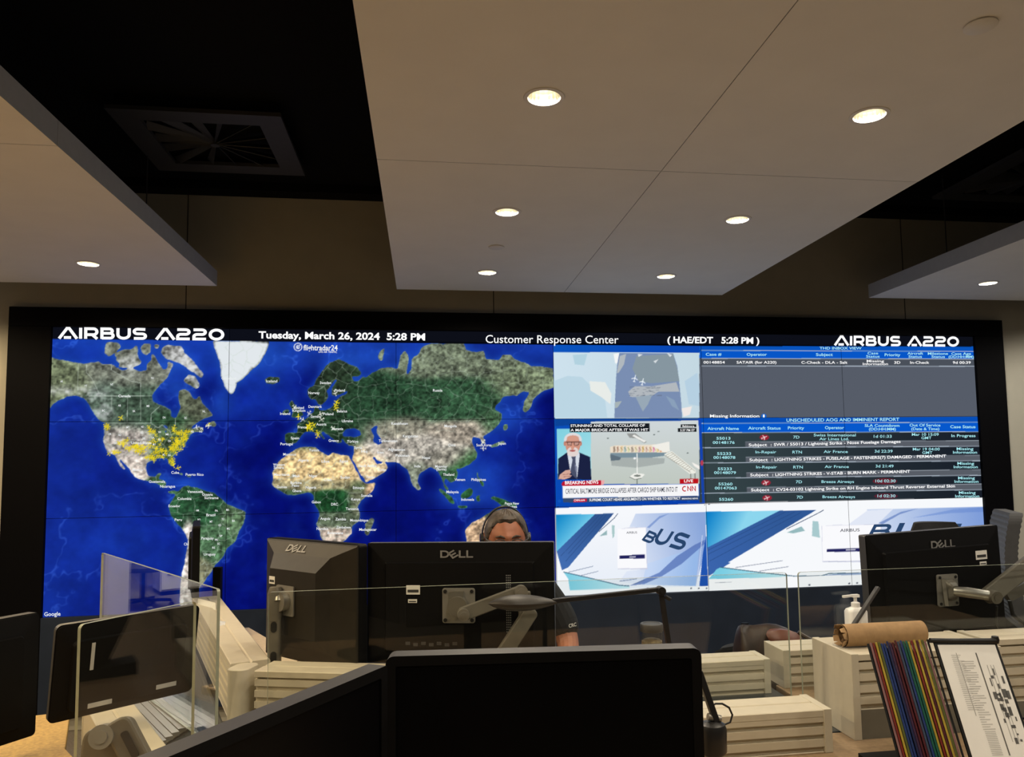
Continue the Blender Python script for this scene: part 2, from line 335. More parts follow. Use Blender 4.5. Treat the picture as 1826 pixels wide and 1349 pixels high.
LAND = [
 # north america
 Zm(85,600,5.89,[(25,210),(110,235),(200,255),(310,275),(400,290),(450,275),(540,265),(580,290),(670,285),(720,320),(770,350),(900,340),(960,360),(1040,350),(1040,290),(1090,240),(1090,170),(1130,200),(1170,290),(1220,350),(1260,330),(1260,250),(1320,290),(1290,350),(1250,440),(1180,500),(1120,560),(1095,620),(1110,680),(1190,710),(1290,770),(1300,830),(1345,850),(1365,800),(1400,730),(1375,650),(1375,570),(1420,550),(1490,580),(1520,650),(1560,660),(1595,610),(1620,700),(1700,770),(1745,830),(1640,860),(1530,930),(1500,980),(1560,960),(1620,950),(1640,1000),(1540,1000),(1500,1020),(1470,1090),(1400,1178)])
 +Zm(170,740,6.521,[(1010,340),(1000,400),(930,440),(900,480),(925,560),(905,600),(850,560),(840,500),(770,500),(690,520),(600,545),(590,620),(610,700),(690,710),(720,670),(780,660),(740,740),(800,760),(830,790),(800,850),(850,880),(920,870),(960,890),(930,915),(850,900),(790,850),(740,810),(640,770),(560,755),(460,710),(425,670),(400,610),(320,540),(260,470),(290,540),(360,640),(340,640),(280,580),(230,470),(140,420),(110,350),(90,280),(100,180),(110,100)])
 +Zm(85,600,5.89,[(600,915),(540,880),(480,780),(420,700),(380,650),(300,620),(200,630),(130,660),(60,710),(20,760)]),
 Zm(85,600,5.89,[(720,210),(700,180),(800,130),(880,130),(940,85),(945,200),(990,270),(900,320),(840,330),(740,320),(760,280),(720,250)]),
 Zm(85,600,5.89,[(600,170),(620,60),(730,60),(770,110),(700,170),(640,210)]),
 Zm(85,600,5.89,[(980,120),(1010,70),(1080,75),(1080,160),(1040,195),(1000,170)]),
 Zm(85,600,5.89,[(1110,75),(1185,80),(1160,130),(1120,115)]),
 Zm(85,600,5.89,[(1190,180),(1200,110),(1260,85),(1400,100),(1440,180),(1530,260),(1640,400),(1615,450),(1560,400),(1500,360),(1430,300),(1380,270),(1330,260),(1240,230)]),
 Zm(85,600,5.89,[(1420,465),(1480,390),(1560,420),(1600,520),(1560,550),(1470,500)]),
 Zm(85,600,5.89,[(1680,920),(1740,880),(1780,930),(1750,950)]),
 Zm(170,740,6.521,[(870,640),(930,650),(1030,690),(1010,700),(940,670)]), Zm(170,740,6.521,[(1050,690),(1130,700),(1130,720),(1060,720)]),
 # south america
 Zm(170,740,6.521,[(950,890),(1000,840),(1080,815),(1100,840),(1180,845),(1250,870),(1380,900),(1460,960),(1530,1030),(1640,1075),(1750,1120)])
 +[(438,922),(434,935),(425,947),(420,965),(405,978),(398,992),(385,1005),(376,1020),(366,1032),(356,1046),(352,1060),(346,1075),(343,1095),(322,1095),(320,1060),(321,1036),(327,1012),(331,990),(335,965),(329,947),(316,933),(306,918),(301,902),(308,890)],
 # greenland / iceland
 [(379,607),(384,625),(392,650),(394,670),(400,690),(411,706),(418,700),(425,682),(445,663),(462,648),(475,628),(482,608)],
 Zm(450,560,3.32,[(70,385),(100,370),(160,375),(165,400),(125,420),(85,410)]),
 # scandinavia
 Zm(480,620,7.023,[(475,560),(490,510),(560,470),(600,370),(680,270),(760,190),(860,145),(940,165),(1000,210),(1100,240),(1160,320),(1110,360),(1030,350),(1060,430),(1000,520),(920,570),(830,600),(790,590),(790,500),(860,400),(820,390),(770,470),(720,540),(740,600),(700,680),(640,720),(600,680),(580,640),(520,650),(485,610)]),
 # eurasia
 Zm(480,620,7.023,[(200,1190),(200,1080),(260,1060),(350,1070),(360,1020),(340,950),(400,920),(470,880),(520,830),(560,800),(560,740),(600,710),(630,780),(700,780),(780,750),(820,690),(840,640),(900,600),(960,580),(1000,520),(1060,420),(1120,420),(1180,350),(1200,380),(1290,310),(1400,250),(1520,240),(1600,270)])
 +Zm(700,610,6.297,[(65,290),(85,150),(140,90),(175,170),(160,370),(210,300),(230,180),(290,150),(330,60),(420,15),(800,12),(830,90),(940,110),(1030,90),(1050,190),(1120,190),(1200,200),(1230,140),(1330,140),(1370,190),(1500,230),(1560,270),(1680,270),(1805,280),(1808,500),(1720,530),(1640,580),(1580,640),(1540,740),(1490,800),(1460,760),(1480,660),(1540,560),(1450,560),(1400,600),(1250,610),(1180,700),(1150,750),(1230,800),(1220,880),(1150,980),(1060,1030),(1010,1060),(1040,1130),(1010,1150),(990,1080),(900,1060),(890,1110),(930,1196)])
 +Zm(680,780,5.706,[(940,100),(975,150),(960,220),(900,270),(830,300),(790,320),(760,310),(780,360),(760,430),(700,460),(650,400),(640,460),(690,530),(670,540),(640,500),(610,400),(570,330),(500,300),(430,340),(390,370),(370,440),(395,520),(370,530),(320,480),(290,390),(270,330),(200,280),(170,250),(60,245),(0,230)])
 +Zm(470,780,6.919,[(1490,300),(1400,270),(1360,230),(1330,230),(1390,330),(1450,330),(1480,290),(1540,370),(1490,430),(1400,480),(1260,550),(1240,520),(1160,390),(1090,270),(1110,180),(1120,100),(1050,100),(1000,60)])
 +Zm(480,620,7.023,[(960,1190),(900,1120),(920,1190),(850,1200),(760,1110),(680,1040),(640,1060),(740,1180),(690,1150),(620,1080),(540,1050),(440,1060),(390,1120),(340,1190),(260,1210)]),
 Zm(480,620,7.023,[(250,690),(290,640),(320,700),(400,780),(440,840),(360,870),(270,870),(300,800)]), Zm(480,620,7.023,[(170,830),(190,770),(260,770),(240,830)]),
 Zm(480,620,7.023,[(1360,110),(1390,40),(1430,0),(1450,10),(1420,100),(1420,160),(1380,160)]),
 # africa
 Zm(470,780,6.919,[(420,130),(520,110),(640,115),(690,160),(800,220),(860,175),(960,210),(1050,215),(1080,270),(1130,390),(1230,540),(1260,570),(1380,555),(1330,680),(1210,770),(1160,850),(1190,940),(1170,1040),(1090,1090),(1080,1170),(1020,1250),(960,1300),(860,1320),(740,1290),(700,1220),(680,1130),(650,1070),(690,970),(680,890),(610,800),(610,710),(560,670),(490,690),(380,710),(290,710),(170,640),(100,570),(120,480),(110,410),(190,290),(280,220)]),
 Zm(470,780,6.919,[(1250,1060),(1330,980),(1370,1010),(1330,1110),(1290,1210),(1245,1180),(1260,1110)]),
 # islands of the east
 Zm(680,780,5.706,[(570,500),(640,540),(730,620),(750,680),(700,660),(620,570)]), Zm(680,780,5.706,[(800,590),(830,560),(900,500),(940,530),(920,590),(880,620),(820,620)]),
 Zm(680,780,5.706,[(960,330),(985,350),(990,400),(1040,450),(1045,510),(1010,490),(970,400)]), Zm(680,780,5.706,[(960,590),(1040,560),(1000,600),(1010,650),(970,650)]),
 Zm(680,780,5.706,[(1090,610),(1150,595),(1240,620),(1340,660),(1400,700),(1300,700),(1240,700),(1170,650)]), Zm(680,780,5.706,[(760,690),(860,690),(900,710),(800,710)]),
 Zm(700,610,6.297,[(1090,1170),(1180,1130),(1250,1110),(1260,1130),(1180,1160),(1100,1190)]), Zm(700,610,6.297,[(1240,930),(1290,920),(1290,980),(1250,990)]),
 [(832,968),(829,945),(840,932),(853,926),(868,915),(885,909),(905,911),(920,905),(926,925),(938,942),(942,968)],
]
SEAS = [Zm(480,620,7.023,[(920,1080),(960,1030),(1060,1010),(1140,1040),(1170,1090),(1100,1120),(1000,1110),(940,1110)]),
        Zm(480,620,7.023,[(1265,1020),(1310,980),(1370,970),(1340,1050),(1390,1120),(1420,1190),(1360,1220),(1300,1180),(1310,1100)]),
        Zm(470,780,6.919,[(1080,260),(1110,290),(1170,400),(1250,520),(1240,545),(1200,520),(1130,390)]),
        Zm(470,780,6.919,[(1335,235),(1370,225),(1410,280),(1480,290),(1440,325),(1390,320)]),
        Zm(170,740,6.521,[(760,110),(820,120),(860,170),(800,140)]), Zm(170,740,6.521,[(800,170),(830,170),(820,240)])]
BLOBS = [(240,725,70,38,(72,92,76)),(230,655,90,35,(112,116,104)),(115,670,40,32,(112,122,94)),(190,715,22,40,(96,112,100)),(225,790,42,32,(172,163,156)),
 (305,800,36,34,(78,100,68)),(240,832,22,22,(190,178,168)),(290,872,30,16,(62,98,62)),(335,640,45,35,(150,150,148)),(340,720,30,35,(92,98,80)),(300,745,45,12,(50,80,55)),
 (350,900,48,32,(40,76,50)),(415,920,22,26,(86,112,82)),(382,965,26,30,(78,112,80)),(337,985,9,60,(218,206,198)),(360,1030,18,30,(120,120,95)),
 (560,765,70,36,(36,60,40)),(590,690,40,40,(38,52,38)),(670,715,70,45,(38,66,46)),(820,710,80,36,(48,80,56)),(820,648,120,24,(108,118,98)),(930,680,60,36,(112,124,98)),
 (705,762,50,20,(132,128,114)),(735,800,70,24,(172,166,156)),(830,768,58,18,(158,148,134)),(790,815,40,18,(142,138,126)),(832,835,30,24,(56,94,58)),(745,848,24,26,(122,128,112)),
 (800,862,30,24,(52,88,62)),(878,755,24,26,(72,104,74)),(690,802,30,18,(172,162,152)),
 (560,828,82,30,(216,186,134)),(665,835,30,26,(220,192,152)),(560,864,80,9,(158,148,112)),(500,884,42,12,(72,98,68)),(592,892,36,20,(30,70,40)),(640,888,20,24,(112,116,92)),
 (585,958,36,16,(176,160,146)),(595,926,36,13,(84,96,76)),(640,868,18,10,(84,100,70)),(658,874,10,14,(196,158,124)),(860,890,90,24,(40,86,50)),(850,950,44,26,(206,172,138)),(660,940,14,20,(96,104,84))]
def paint_wall():
    rng = np.random.default_rng(7)
    img = np.zeros((CH, CW, 3)); img[:] = (3, 4, 9)
    def fill(pts, col, alpha=1.0, where=None):
        r = poly_mask(pts)
        if r is None: return
        sl, m = r
        img[sl] = np.where(m[..., None], img[sl]*(1-alpha)+np.array(col, float)*alpha, img[sl])
    def grad(pts, c0, c1, p0, p1):
        r = poly_mask(pts)
        if r is None: return
        sl, m = r
        a = np.array(to_canvas(*p0)); b = np.array(to_canvas(*p1)); d = b-a; L = (d*d).sum()
        yy, xx = np.mgrid[sl[0].start:sl[0].stop, sl[1].start:sl[1].stop]
        t = np.clip(((xx-a[0])*d[0]+(yy-a[1])*d[1])/L, 0, 1)[..., None]
        img[sl] = np.where(m[..., None], np.array(c0, float)*(1-t)+np.array(c1, float)*t, img[sl])
    def line(p, q, w, col, alpha=1.0):
        dx, dy = q[0]-p[0], q[1]-p[1]; L = math.hypot(dx, dy) or 1; nx, ny = -dy/L*w/2, dx/L*w/2
        fill([(p[0]+nx, p[1]+ny), (q[0]+nx, q[1]+ny), (q[0]-nx, q[1]-ny), (p[0]-nx, p[1]-ny)], col, alpha)
    def pline(pts, w, col, alpha=1.0):
        for a, b in zip(pts, pts[1:]): line(a, b, w, col, alpha)
    # ---- header strip
    fill([(70,581),(1770,600.5),(1770,617.5),(70,604)], (13, 15, 24))
    # ---- world map
    n1 = fbm(rng, 14, 5); n2 = fbm(rng, 60, 4); n3 = fbm(rng, 160, 3)
    land = np.zeros((CH, CW))
    for p in LAND:
        r = poly_mask(p)
        if r: land[r[0]][r[1]] = 1
    for p in SEAS:
        r = poly_mask(p)
        if r: land[r[0]][r[1]] = 0
    # ragged coast
    land = (blur(land, 3)+(n2-.5)*.9+(n3-.5)*.5 > .5).astype(float)*(blur(land, 9) > .03)
    yy, xx = np.mgrid[0:CH, 0:CW]
    # canvas -> photo pixel (approximate bilinear of the four corners is not exact: use projection)
    wx = WX0+(xx+.5)/CW*6*PW; wz = WZ0-(yy+.5)/CH*3*PH
    PX, PY = project_arrays(wx, np.full_like(wx, WALL_D), wz)
    near = np.clip(blur(land, 15)*1.7, 0, 1)
    t = np.clip((n1-.35)*2.2, 0, 1)[..., None]
    deep = np.array((5, 14, 112.))*(1-t)+np.array((18, 48, 165.))*t
    west = np.clip(1-(PX-80)/330, 0, 1)[..., None]*np.clip((PY-690)/60, 0, 1)[..., None]
    deep = deep*(1-.6*west)+np.array((28, 64, 174.))*.6*west
    arct = np.clip(1-(PY-600)/90, 0, 1)[..., None]*np.clip(1.2-abs(n1-.5)*2, 0, 1)[..., None]
    deep = deep*(1-.75*arct)+np.array((32, 84, 208.))*.75*arct
    s = (near**1.3)[..., None]
    ocean = deep*(1-s*.62)+np.array((36, 92, 200.))*s*.62
    for bx, by, rx, ry in ((312,690,26,22),(300,650,50,22),(290,855,22,12),(330,860,26,9),(470,640,60,30),(640,640,70,24),(830,885,60,22),(905,740,40,34),(845,850,45,30),(395,720,22,30)):
        k = (np.exp(-((PX-bx)/rx)**2-((PY-by)/ry)**2)*.6)[..., None]; ocean = ocean*(1-k)+np.array((38, 94, 214.))*k
    ridge = np.clip(1-abs(n1-.5)*60, 0, 1)*np.clip((n2-.35)*3, 0, 1)
    ocean = ocean+ridge[..., None]*np.array((20, 28, 32.))
    ocean = ocean*.93*(.86+.28*n2[..., None])
    num = np.zeros((CH, CW, 3)); den = np.full((CH, CW, 1), 1e-9)
    for bx, by, rx, ry, c in BLOBS:
        w = np.exp(-(((PX-bx)/rx)**2+((PY-by)/ry)**2)*1.6)[..., None]
        w = w**1.5
        num += w*np.array(c, float); den += w
    ter = num/den
    n4 = fbm(rng, 340, 2); rough = (n4-.5)*1.3+(n3-.5)*.9+(n2-.5)*.6
    ter = ter*(1+rough[..., None]*.75)
    snow = np.zeros((CH, CW))
    for bx, by, rx, ry in ((322,628,30,18),(350,658,22,25),(232,650,24,16),(355,690,18,10),(110,695,40,8),(160,705,30,10),(185,735,18,14)):
        snow += np.exp(-((PX-bx)/rx)**2-((PY-by)/ry)**2)
    sn = np.clip(snow*1.2*(n3*1.6-.45), 0, .9)[..., None]
    ter = ter*(1-sn)+np.array((228, 230, 232.))*sn
    gr = poly_mask(LAND[11])
    g = np.zeros((CH, CW)); g[gr[0]][gr[1]] = 1
    g = np.clip(blur(g, 6)*2.4-1.0+(n3-.5)*1.2, 0, 1)[..., None]
    ter = ter*(1-g)+np.array((226, 232, 236.))*g
    # borders: cells round jittered seeds
    seeds = []
    for gx in range(80, 990, 23):
        for gy in range(612, 1090, 21):
            seeds.append((gx+rng.uniform(-9, 9), gy+rng.uniform(-9, 9)))
    seeds = np.array(seeds)
    jx = PX+(n2-.5)*16+(n3-.5)*7; jy = PY+(fbm(rng, 60, 3)-.5)*16
    d1 = np.full((CH, CW), 1e9); d2 = np.full((CH, CW), 1e9)
    for sx, sy in seeds:
        cx, cy = to_canvas(sx, sy); R = 110
        a0, a1, b0, b1 = int(max(0, cy-R)), int(min(CH, cy+R)), int(max(0, cx-R)), int(min(CW, cx+R))
        if a1 <= a0 or b1 <= b0: continue
        d = np.hypot(jx[a0:a1, b0:b1]-sx, jy[a0:a1, b0:b1]-sy)
        A = d1[a0:a1, b0:b1]; B = d2[a0:a1, b0:b1]
        B[:] = np.minimum(B, np.maximum(A, d)); A[:] = np.minimum(A, d)
    bord = np.clip(1.15-(d2-d1)/1.1, 0, 1)*np.where((PY < 760) & (PX < 400), 0, 1)
    bord *= np.where(PX > 640, .55, .8)*np.where((PX > 700) & (PX < 860) & (PY > 770), .4, 1)
    ter = ter*(1-bord[..., None]*.6)+np.array((196, 212, 196.))*bord[..., None]*.6
    coast = np.clip(land-blur(land, 2), 0, 1)[..., None]
    mapimg = np.where(land[..., None] > .5, ter*(1-coast*.5)+np.array((150, 175, 190.))*coast*.5, ocean)
    r = poly_mask([(60,603.6),(987,614.5),(989.5,745),(990.3,900),(992,1075),(60,1112)])
    img[r[0]] = np.where(r[1][..., None], mapimg[r[0]], img[r[0]])
    # province lines of the north
    for pl in (Zm(85,600,5.89,[(325,280),(318,560)]), Zm(85,600,5.89,[(410,290),(410,380),(460,430),(500,510),(540,590),(610,615)]), Zm(85,600,5.89,[(430,622),(1095,622)]),
               Zm(85,600,5.89,[(668,285),(670,350),(870,465),(978,485),(975,880)]), Zm(85,600,5.89,[(672,622),(670,760)]), Zm(85,600,5.89,[(838,622),(836,900)]),
               Zm(85,600,5.89,[(620,910),(1080,910)]), Zm(85,600,5.89,[(1175,730),(1085,810),(1085,905)]), Zm(85,600,5.89,[(1340,850),(1340,940)]),
               Zm(85,600,5.89,[(1080,905),(1160,960),(1200,925),(1290,1000),(1300,1060)])):
        pline(pl, .9, (200, 212, 200), .7)
    for yv in (784, 797): line((190, yv), (335, yv), .8, (190, 200, 190), .4)
    for xv in (215, 240, 264, 285, 303): line((xv, 757), (xv, 822), .8, (190, 200, 190), .4)
    # aircraft
    def plane(x, y, s, a, col):
        ca, sa = math.cos(a), math.sin(a)
        T = lambda u, v: (x+(u*ca-v*sa)*s, y+(u*sa+v*ca)*s)
        fill([T(1, .12), T(1, -.12), T(-1, -.1), T(-1, .1)], col)
        fill([T(.25, 0), T(-.25, .95), T(-.45, .95), T(-.1, 0), T(-.45, -.95), T(-.25, -.95)], col)
        fill([T(-.75, 0), T(-1, .4), T(-1.1, .4), T(-1.1, -.4), T(-1, -.4)], col)
    Y = (250, 226, 40)
    for bx, by, rx, ry, n in ((325,775,12,9,22),(318,790,9,9,20),(308,798,7,6,8),(240,797,12,6,16),(222,790,9,8,9),(250,803,7,4,8),(262,795,10,8,6),(280,805,14,8,16),(272,815,10,4,10),
                              (191,761,4,4,5),(270,768,5,4,7),(305,822,4,4,5),(285,785,12,6,6),(205,805,10,4,6),(300,803,8,5,5)):
        for _ in range(n): plane(bx+rng.normal()*rx*.7, by+rng.normal()*ry*.7, 4.2, rng.uniform(0, 6.3), tuple(np.array(Y)*rng.uniform(.85, 1)))
    for x, y in ((216,744),(372,759),(350,762),(309,829),(317,834),(310,763),(548,764),(553,755),(556,765),(549,760),(560,758),(566,772),(567,776),(600,716),(598,722),(599,727),(532,742),(551,758)):
        plane(x, y, 5, rng.uniform(0, 6.3), Y if y != 762 else (240, 242, 236))
    for x, y in ((598,701),(526,726),(551,737),(571,738),(540,748),(573,748),(595,764),(861,788),(861,799),(372,759)): plane(x, y, 5, rng.uniform(0, 6.3), (240, 240, 225))
    # round badge before the flight map's name
    c = (531.5, 618.5)
    circ = lambda cx, cy, rx, ry, n=28: [(cx+rx*math.cos(i*2*math.pi/n), cy+ry*math.sin(i*2*math.pi/n)) for i in range(n)]
    fill(circ(*c, 7.6, 7.4), (240, 244, 250)); fill(circ(*c, 6.2, 6), (30, 60, 160)); fill(circ(*c, 3.6, 3.5), (235, 240, 250)); fill(circ(c[0]+1, c[1]-.6, 1.9, 1.8), (30, 60, 160)); line(c, (536.5, 613.5), 1.1, (235, 240, 250))
    # ---- right hand side: blue strip and pale map
    Z3 = lambda p: Zm(960,560,5.37,p)
    grad([(987,614.5),(1247,616.8),(1250,760),(1256.5,900),(990,906)], (10, 84, 190), (8, 62, 172), (987,620), (1250,780))
    grad([(987,627.6),(1247,628.6),(1250,746.5),(989.6,746.5)], (206, 226, 238), (196, 216, 226), (987,700), (1250,640))
    for p, c in (([(145,640),(280,590),(420,600),(520,700),(640,820),(660,990),(150,990)], (188,214,228)), ([(330,390),(470,380),(440,490),(350,480)], (178,210,224)), ([(490,640),(640,650),(700,760),(690,860),(600,790),(500,730)], (232,236,232)), ([(1400,640),(1520,560),(1550,720),(1550,880),(1440,860)], (182,208,226)), ([(1370,900),(1470,880),(1450,960),(1390,980)], (240,232,228)), ([(720,380),(780,372),(760,470),(735,470)], (244,246,246))):
        fill(Z3(p), c)
    fill(Z3([(775,372),(1290,374),(1330,500),(1352,680),(1368,850),(1376,992),(728,990),(735,800),(745,600),(755,480)]), (122, 142, 178))
    for p, c in (([(940,400),(1290,380),(1330,520),(1350,640),(1080,660),(960,640),(900,520)], (134,150,160)), ([(860,740),(920,690),(1080,690),(1320,650),(1350,740),(1150,740),(1060,800),(880,790)], (178,184,190)), ([(930,790),(1090,770),(1050,860),(1000,930),(970,870)], (152,168,182)), ([(1220,780),(1300,820),(1350,920),(1280,880)], (138,160,186)), ([(735,840),(800,830),(760,890),(735,900)], (168,180,182)), ([(780,400),(840,380),(820,480),(770,560),(752,560)], (176,184,190)), ([(950,380),(1000,385),(960,410)], (220,226,230)), ([(1100,450),(1150,430),(1120,470)], (214,220,224)), ([(1230,370),(1280,390),(1260,410)], (220,226,230))):
        fill(Z3(p), c)
    for i in range(26): line(*(lambda q: (q, (q[0]+rng.uniform(3, 10), q[1]+rng.uniform(-.6, .6))))((1122+rng.random()*50, 689+rng.random()*16)), .7, (92, 102, 118), .8)
    for x, y in ((1132,674),(1146,680)): plane(x, y, 6, -1.35, (238, 244, 248))
    # ---- news window
    N = lambda p: Zm(980,740,6.521,p)
    for i in range(46):
        x, y = rng.uniform(990, 1256), rng.uniform(748, 896); fill(circ(x, y, 3.2, 2.9, 6), (34, 104, 196), .35)
    fill(N([(65,40),(1755,30),(1700,62),(480,75),(475,98),(65,130)]), (14, 60, 130), .6)
    grad(N([(480,75),(1745,62),(1755,795),(485,800)]), (206, 214, 216), (192, 200, 192), N([(900,100)])[0], N([(900,790)])[0])
    grad(N([(85,158),(480,158),(486,745),(95,745)]), (128, 208, 224), (176, 226, 232), N([(90,160)])[0], N([(480,740)])[0])
    for p, c in (([(98,745),(102,505),(205,432),(345,432),(472,485),(488,748)], (27,34,66)), ([(205,432),(240,640),(320,745),(352,460),(345,432)], (214,220,230)), ([(252,478),(305,476),(302,520),(322,745),(262,690),(244,640),(268,520)], (74,80,104)),
                 ([(290,560),(320,600),(318,690),(300,640)], (120,126,150))): fill(N(p), c)
    ell = lambda cx, cy, rx, ry: N([(cx+rx*math.cos(i*math.pi/14), cy+ry*math.sin(i*math.pi/14)) for i in range(28)])
    fill(ell(272, 285, 103, 82), (222, 218, 220)); fill(ell(180, 330, 16, 28), (196, 130, 112)); fill(ell(362, 330, 14, 28), (190, 124, 108)); fill(ell(272, 345, 86, 112), (206, 146, 126)); fill(ell(270, 425, 68, 58), (226, 212, 208)); fill(ell(268, 412, 34, 12), (176, 96, 92)); fill(ell(268, 375, 20, 26), (214, 152, 130)); fill(ell(272, 268, 70, 34), (214, 156, 136))
    for q in (([(205,308),(262,310),(258,352),(212,350)]), ([(282,310),(348,308),(340,350),(288,352)])): fill(N(q), (70, 44, 40)); fill(N([(a*.8+sum(v[0] for v in q)/4*.2, b*.8+sum(v[1] for v in q)/4*.2) for a, b in q]), (196, 150, 138))
    pline(N([(186,312),(362,310)]), 1.2, (60, 36, 34))
    fill(N([(105,742),(120,690),(185,640),(235,632),(252,668),(230,690),(262,700),(240,722),(180,745)]), (214, 168, 152)); pline(N([(150,690),(240,680)]), .8, (150, 100, 90)); pline(N([(165,715),(250,708)]), .8, (150, 100, 90))
    # ship, fallen bridge, mooring
    fill(N([(712,470),(1340,500),(1330,560),(1000,610),(720,585)]), (160, 168, 166), .8)
    fill(N([(705,430),(1370,425),(1330,472),(1180,492),(820,492),(712,462)]), (122, 144, 156)); fill(N([(705,452),(830,490),(820,520),(712,530)]), (96, 112, 124))
    fill(N([(705,368),(760,352),(1300,338),(1372,352),(1372,432),(705,438)]), (236, 222, 202))
    for i in range(15): x = 740+i*42; fill(N([(x,362+rng.uniform(0,12)),(x+rng.uniform(14,30),360),(x+rng.uniform(14,30),428),(x,430)]), (205+rng.uniform(-60,30), 188+rng.uniform(-60,30), 165+rng.uniform(-60,30)), .9); pline(N([(x,372),(x+30,410)]), .7, (110,90,80), .8)
    fill(N([(895,210),(1000,212),(1130,312),(1100,326),(1010,270),(930,262)]), (150,152,150)); fill(N([(985,225),(1120,300),(1100,318),(960,240)]), (238,238,234))
    fill(N([(1180,352),(1390,306),(1398,420),(1330,430)]), (240,238,230)); fill(N([(1330,452),(1420,418),(1700,640),(1695,672),(1630,682)]), (238,238,228)); pline(N([(1345,470),(1640,664)]), 1, (150,150,140)); pline(N([(1420,432),(1690,650)]), 1, (170,168,158))
    for i in range(12): a = i/12; pline(N([(1345+a*290, 470+a*195),(1420+a*260, 432+a*205)]), .7, (158,156,146))
    for q in ([(1640,680),(1640,740)], [(1690,672),(1690,735)]): pline(N(q), 1.6, (120, 124, 118))
    fill(N([(1650,545),(1755,595),(1755,640),(1680,590)]), (244,240,234)); pline(N([(1016,440),(1020,672)]), 1.6, (246,246,242)); fill(ell(990, 500, 16, 12), (246,246,246))
    fill(N([(930,712),(985,672),(1090,680),(1106,690),(1070,726),(990,742)]), (240,240,234)); fill(ell(1020, 702, 40, 12), (120,126,120)); pline(N([(930,716),(990,746),(1070,730)]), .9, (90,96,92)); pline(N([(1018,742),(1020,800)]), 1.6, (110,120,112))
    for x, y in ((678,268),(1215,226),(1265,190),(1605,440)): fill(ell(x, y, 13, 5), (90,100,100))
    for p, c in (([(236,100),(1162,95),(1162,192),(236,200)], (24,28,34)), ([(1524,106),(1706,104),(1706,140),(1524,142)], (26,30,34)), ([(1492,152),(1708,150),(1708,194),(1492,196)], (26,30,34)),
                 ([(155,770),(600,755),(600,815),(150,822),(140,800)], (188,22,48)), ([(150,822),(1732,795),(1736,935),(156,962)], (246,246,248)), ([(1513,740),(1728,737),(1728,792),(1513,795)], (188,18,28)),
                 ([(156,964),(1736,938),(1736,984),(162,1014)], (54,74,108)), ([(280,976),(434,968),(434,1004),(280,1010)], (196,24,56)), ([(600,756),(640,756),(630,808),(600,812)], (236,170,170))): fill(N(p), c)
    # ---- two cases tables
    fill([(1247,616.8),(1760,617.8),(1775,900),(1256.5,897)], (22, 26, 36))
    R = lambda yl0, yr0, yl1, yr1, c, xl=None: fill([((xl or 1247), yl0), (1765, yr0), (1765, yr1), ((xl or 1247), yl1)], c)
    R(616.8,617.8,624.3,626.3,(8,84,190)); R(624.8,626.8,638.4,639.6,(6,86,200)); R(639,640.2,652,652.5,(74,80,90)); R(652.6,653.2,745,742.4,(86,92,104))
    R(745,742.4,754.4,752.3,(6,78,184)); R(755,753,771,769.4,(6,88,204))
    rows = [(771.5,769.4,798,795),(798.5,796,825,820.8),(825.5,821.5,852,846.5),(852.5,847,879,872),(879.5,872.6,895.5,888)]
    for i, (a, b, c, d) in enumerate(rows): grad([(1247,a),(1765,b),(1765,d),(1247,c)], (52,66,70), (24,30,40), (1300,a), (1740,b))
    for a, b, c, d, x in ((787.6,785,797,795,1329),(814.7,811,824,820.8,1330),(842,836.6,851,846.5,1331),(868.7,862,878,872,1332)): R(a,b,c,d,(88,93,102),x); line((x,a),(1765,b),.9,(150,158,168))
    for a, b in ((624.5,626.5),(638.7,639.9),(652.2,652.8),(754.7,752.6),(771.2,769.4),(798,795.2),(825,821),(852,846.8),(879,872.3)): line((1250,a),(1765,b),1.2,(178,190,204))
    grad([(1250,745),(1256.6,897),(1252,897),(1245,745)], (20,70,180), (24,66,168), (1250,745), (1250,897))
    for x, y in ((1363,779.5),(1366,860),(1368,887)): fill(circ(x, y, 8.5, 5, 18), (150, 34, 52)); plane(x, y, 5, -.4, (245, 225, 225))
    fill(circ(1578,857.5,22,5.5), (120,30,44), .75); fill(circ(1580,884,21,5), (110,34,52), .7); fill(circ(1362,741.5,5,4.4), (20,100,200)); fill(circ(1251.5,825,2.5,5), (226,60,60), .8)
    # ---- left sign-in window
    A = lambda p: Zm(980,880,4.497,p)
    fill([(989.5,905.5),(1256.5,897),(1263,1053),(992,1062)], (246, 248, 252))
    grad(A([(52,168),(1252,146),(1275,745),(160,772),(150,600)]), (246,248,252), (232,238,248), A([(600,160)])[0], A([(600,740)])[0])
    grad(A([(52,168),(366,162),(58,462)]), (14,132,198), (120,206,236), A([(60,170)])[0], A([(240,330)])[0])
    grad(A([(366,162),(516,157),(395,300),(310,400),(150,590),(100,612),(58,462)]), (48,84,142), (66,108,176), A([(380,200)])[0], A([(120,560)])[0])
    for q in ([(430,170),(150,480)], [(460,165),(130,540)], [(400,170),(90,500)]): pline(A(q), .8, (40,70,122), .8)
    pline(A([(548,158),(520,195),(395,305)]), 1, (40,60,96)); fill(A([(400,340),(460,292),(462,330)]), (150,182,186)); fill(A([(500,250),(522,255),(520,340),(504,360)]), (168,200,200))
    grad(A([(690,160),(1246,147),(1256,420),(1170,738),(740,728),(560,700),(620,620),(780,600),(775,270),(640,268)]), (222,230,246), (138,166,218), A([(640,500)])[0], A([(1230,300)])[0])
    grad(A([(780,560),(1200,420),(1170,738),(740,728),(760,640)]), (196,214,244), (150,184,232), A([(800,600)])[0], A([(1150,640)])[0])
    fill(A([(1242,370),(1160,410),(1020,500),(880,630),(640,736),(760,722),(900,660),(1060,560),(1244,400)]), (84,112,180), .75)
    fill(A([(780,270),(880,180),(960,158),(880,200),(800,275)]), (120,148,206), .8); pline(A([(1225,330),(1200,560),(1175,738)]), 1, (214,222,242))
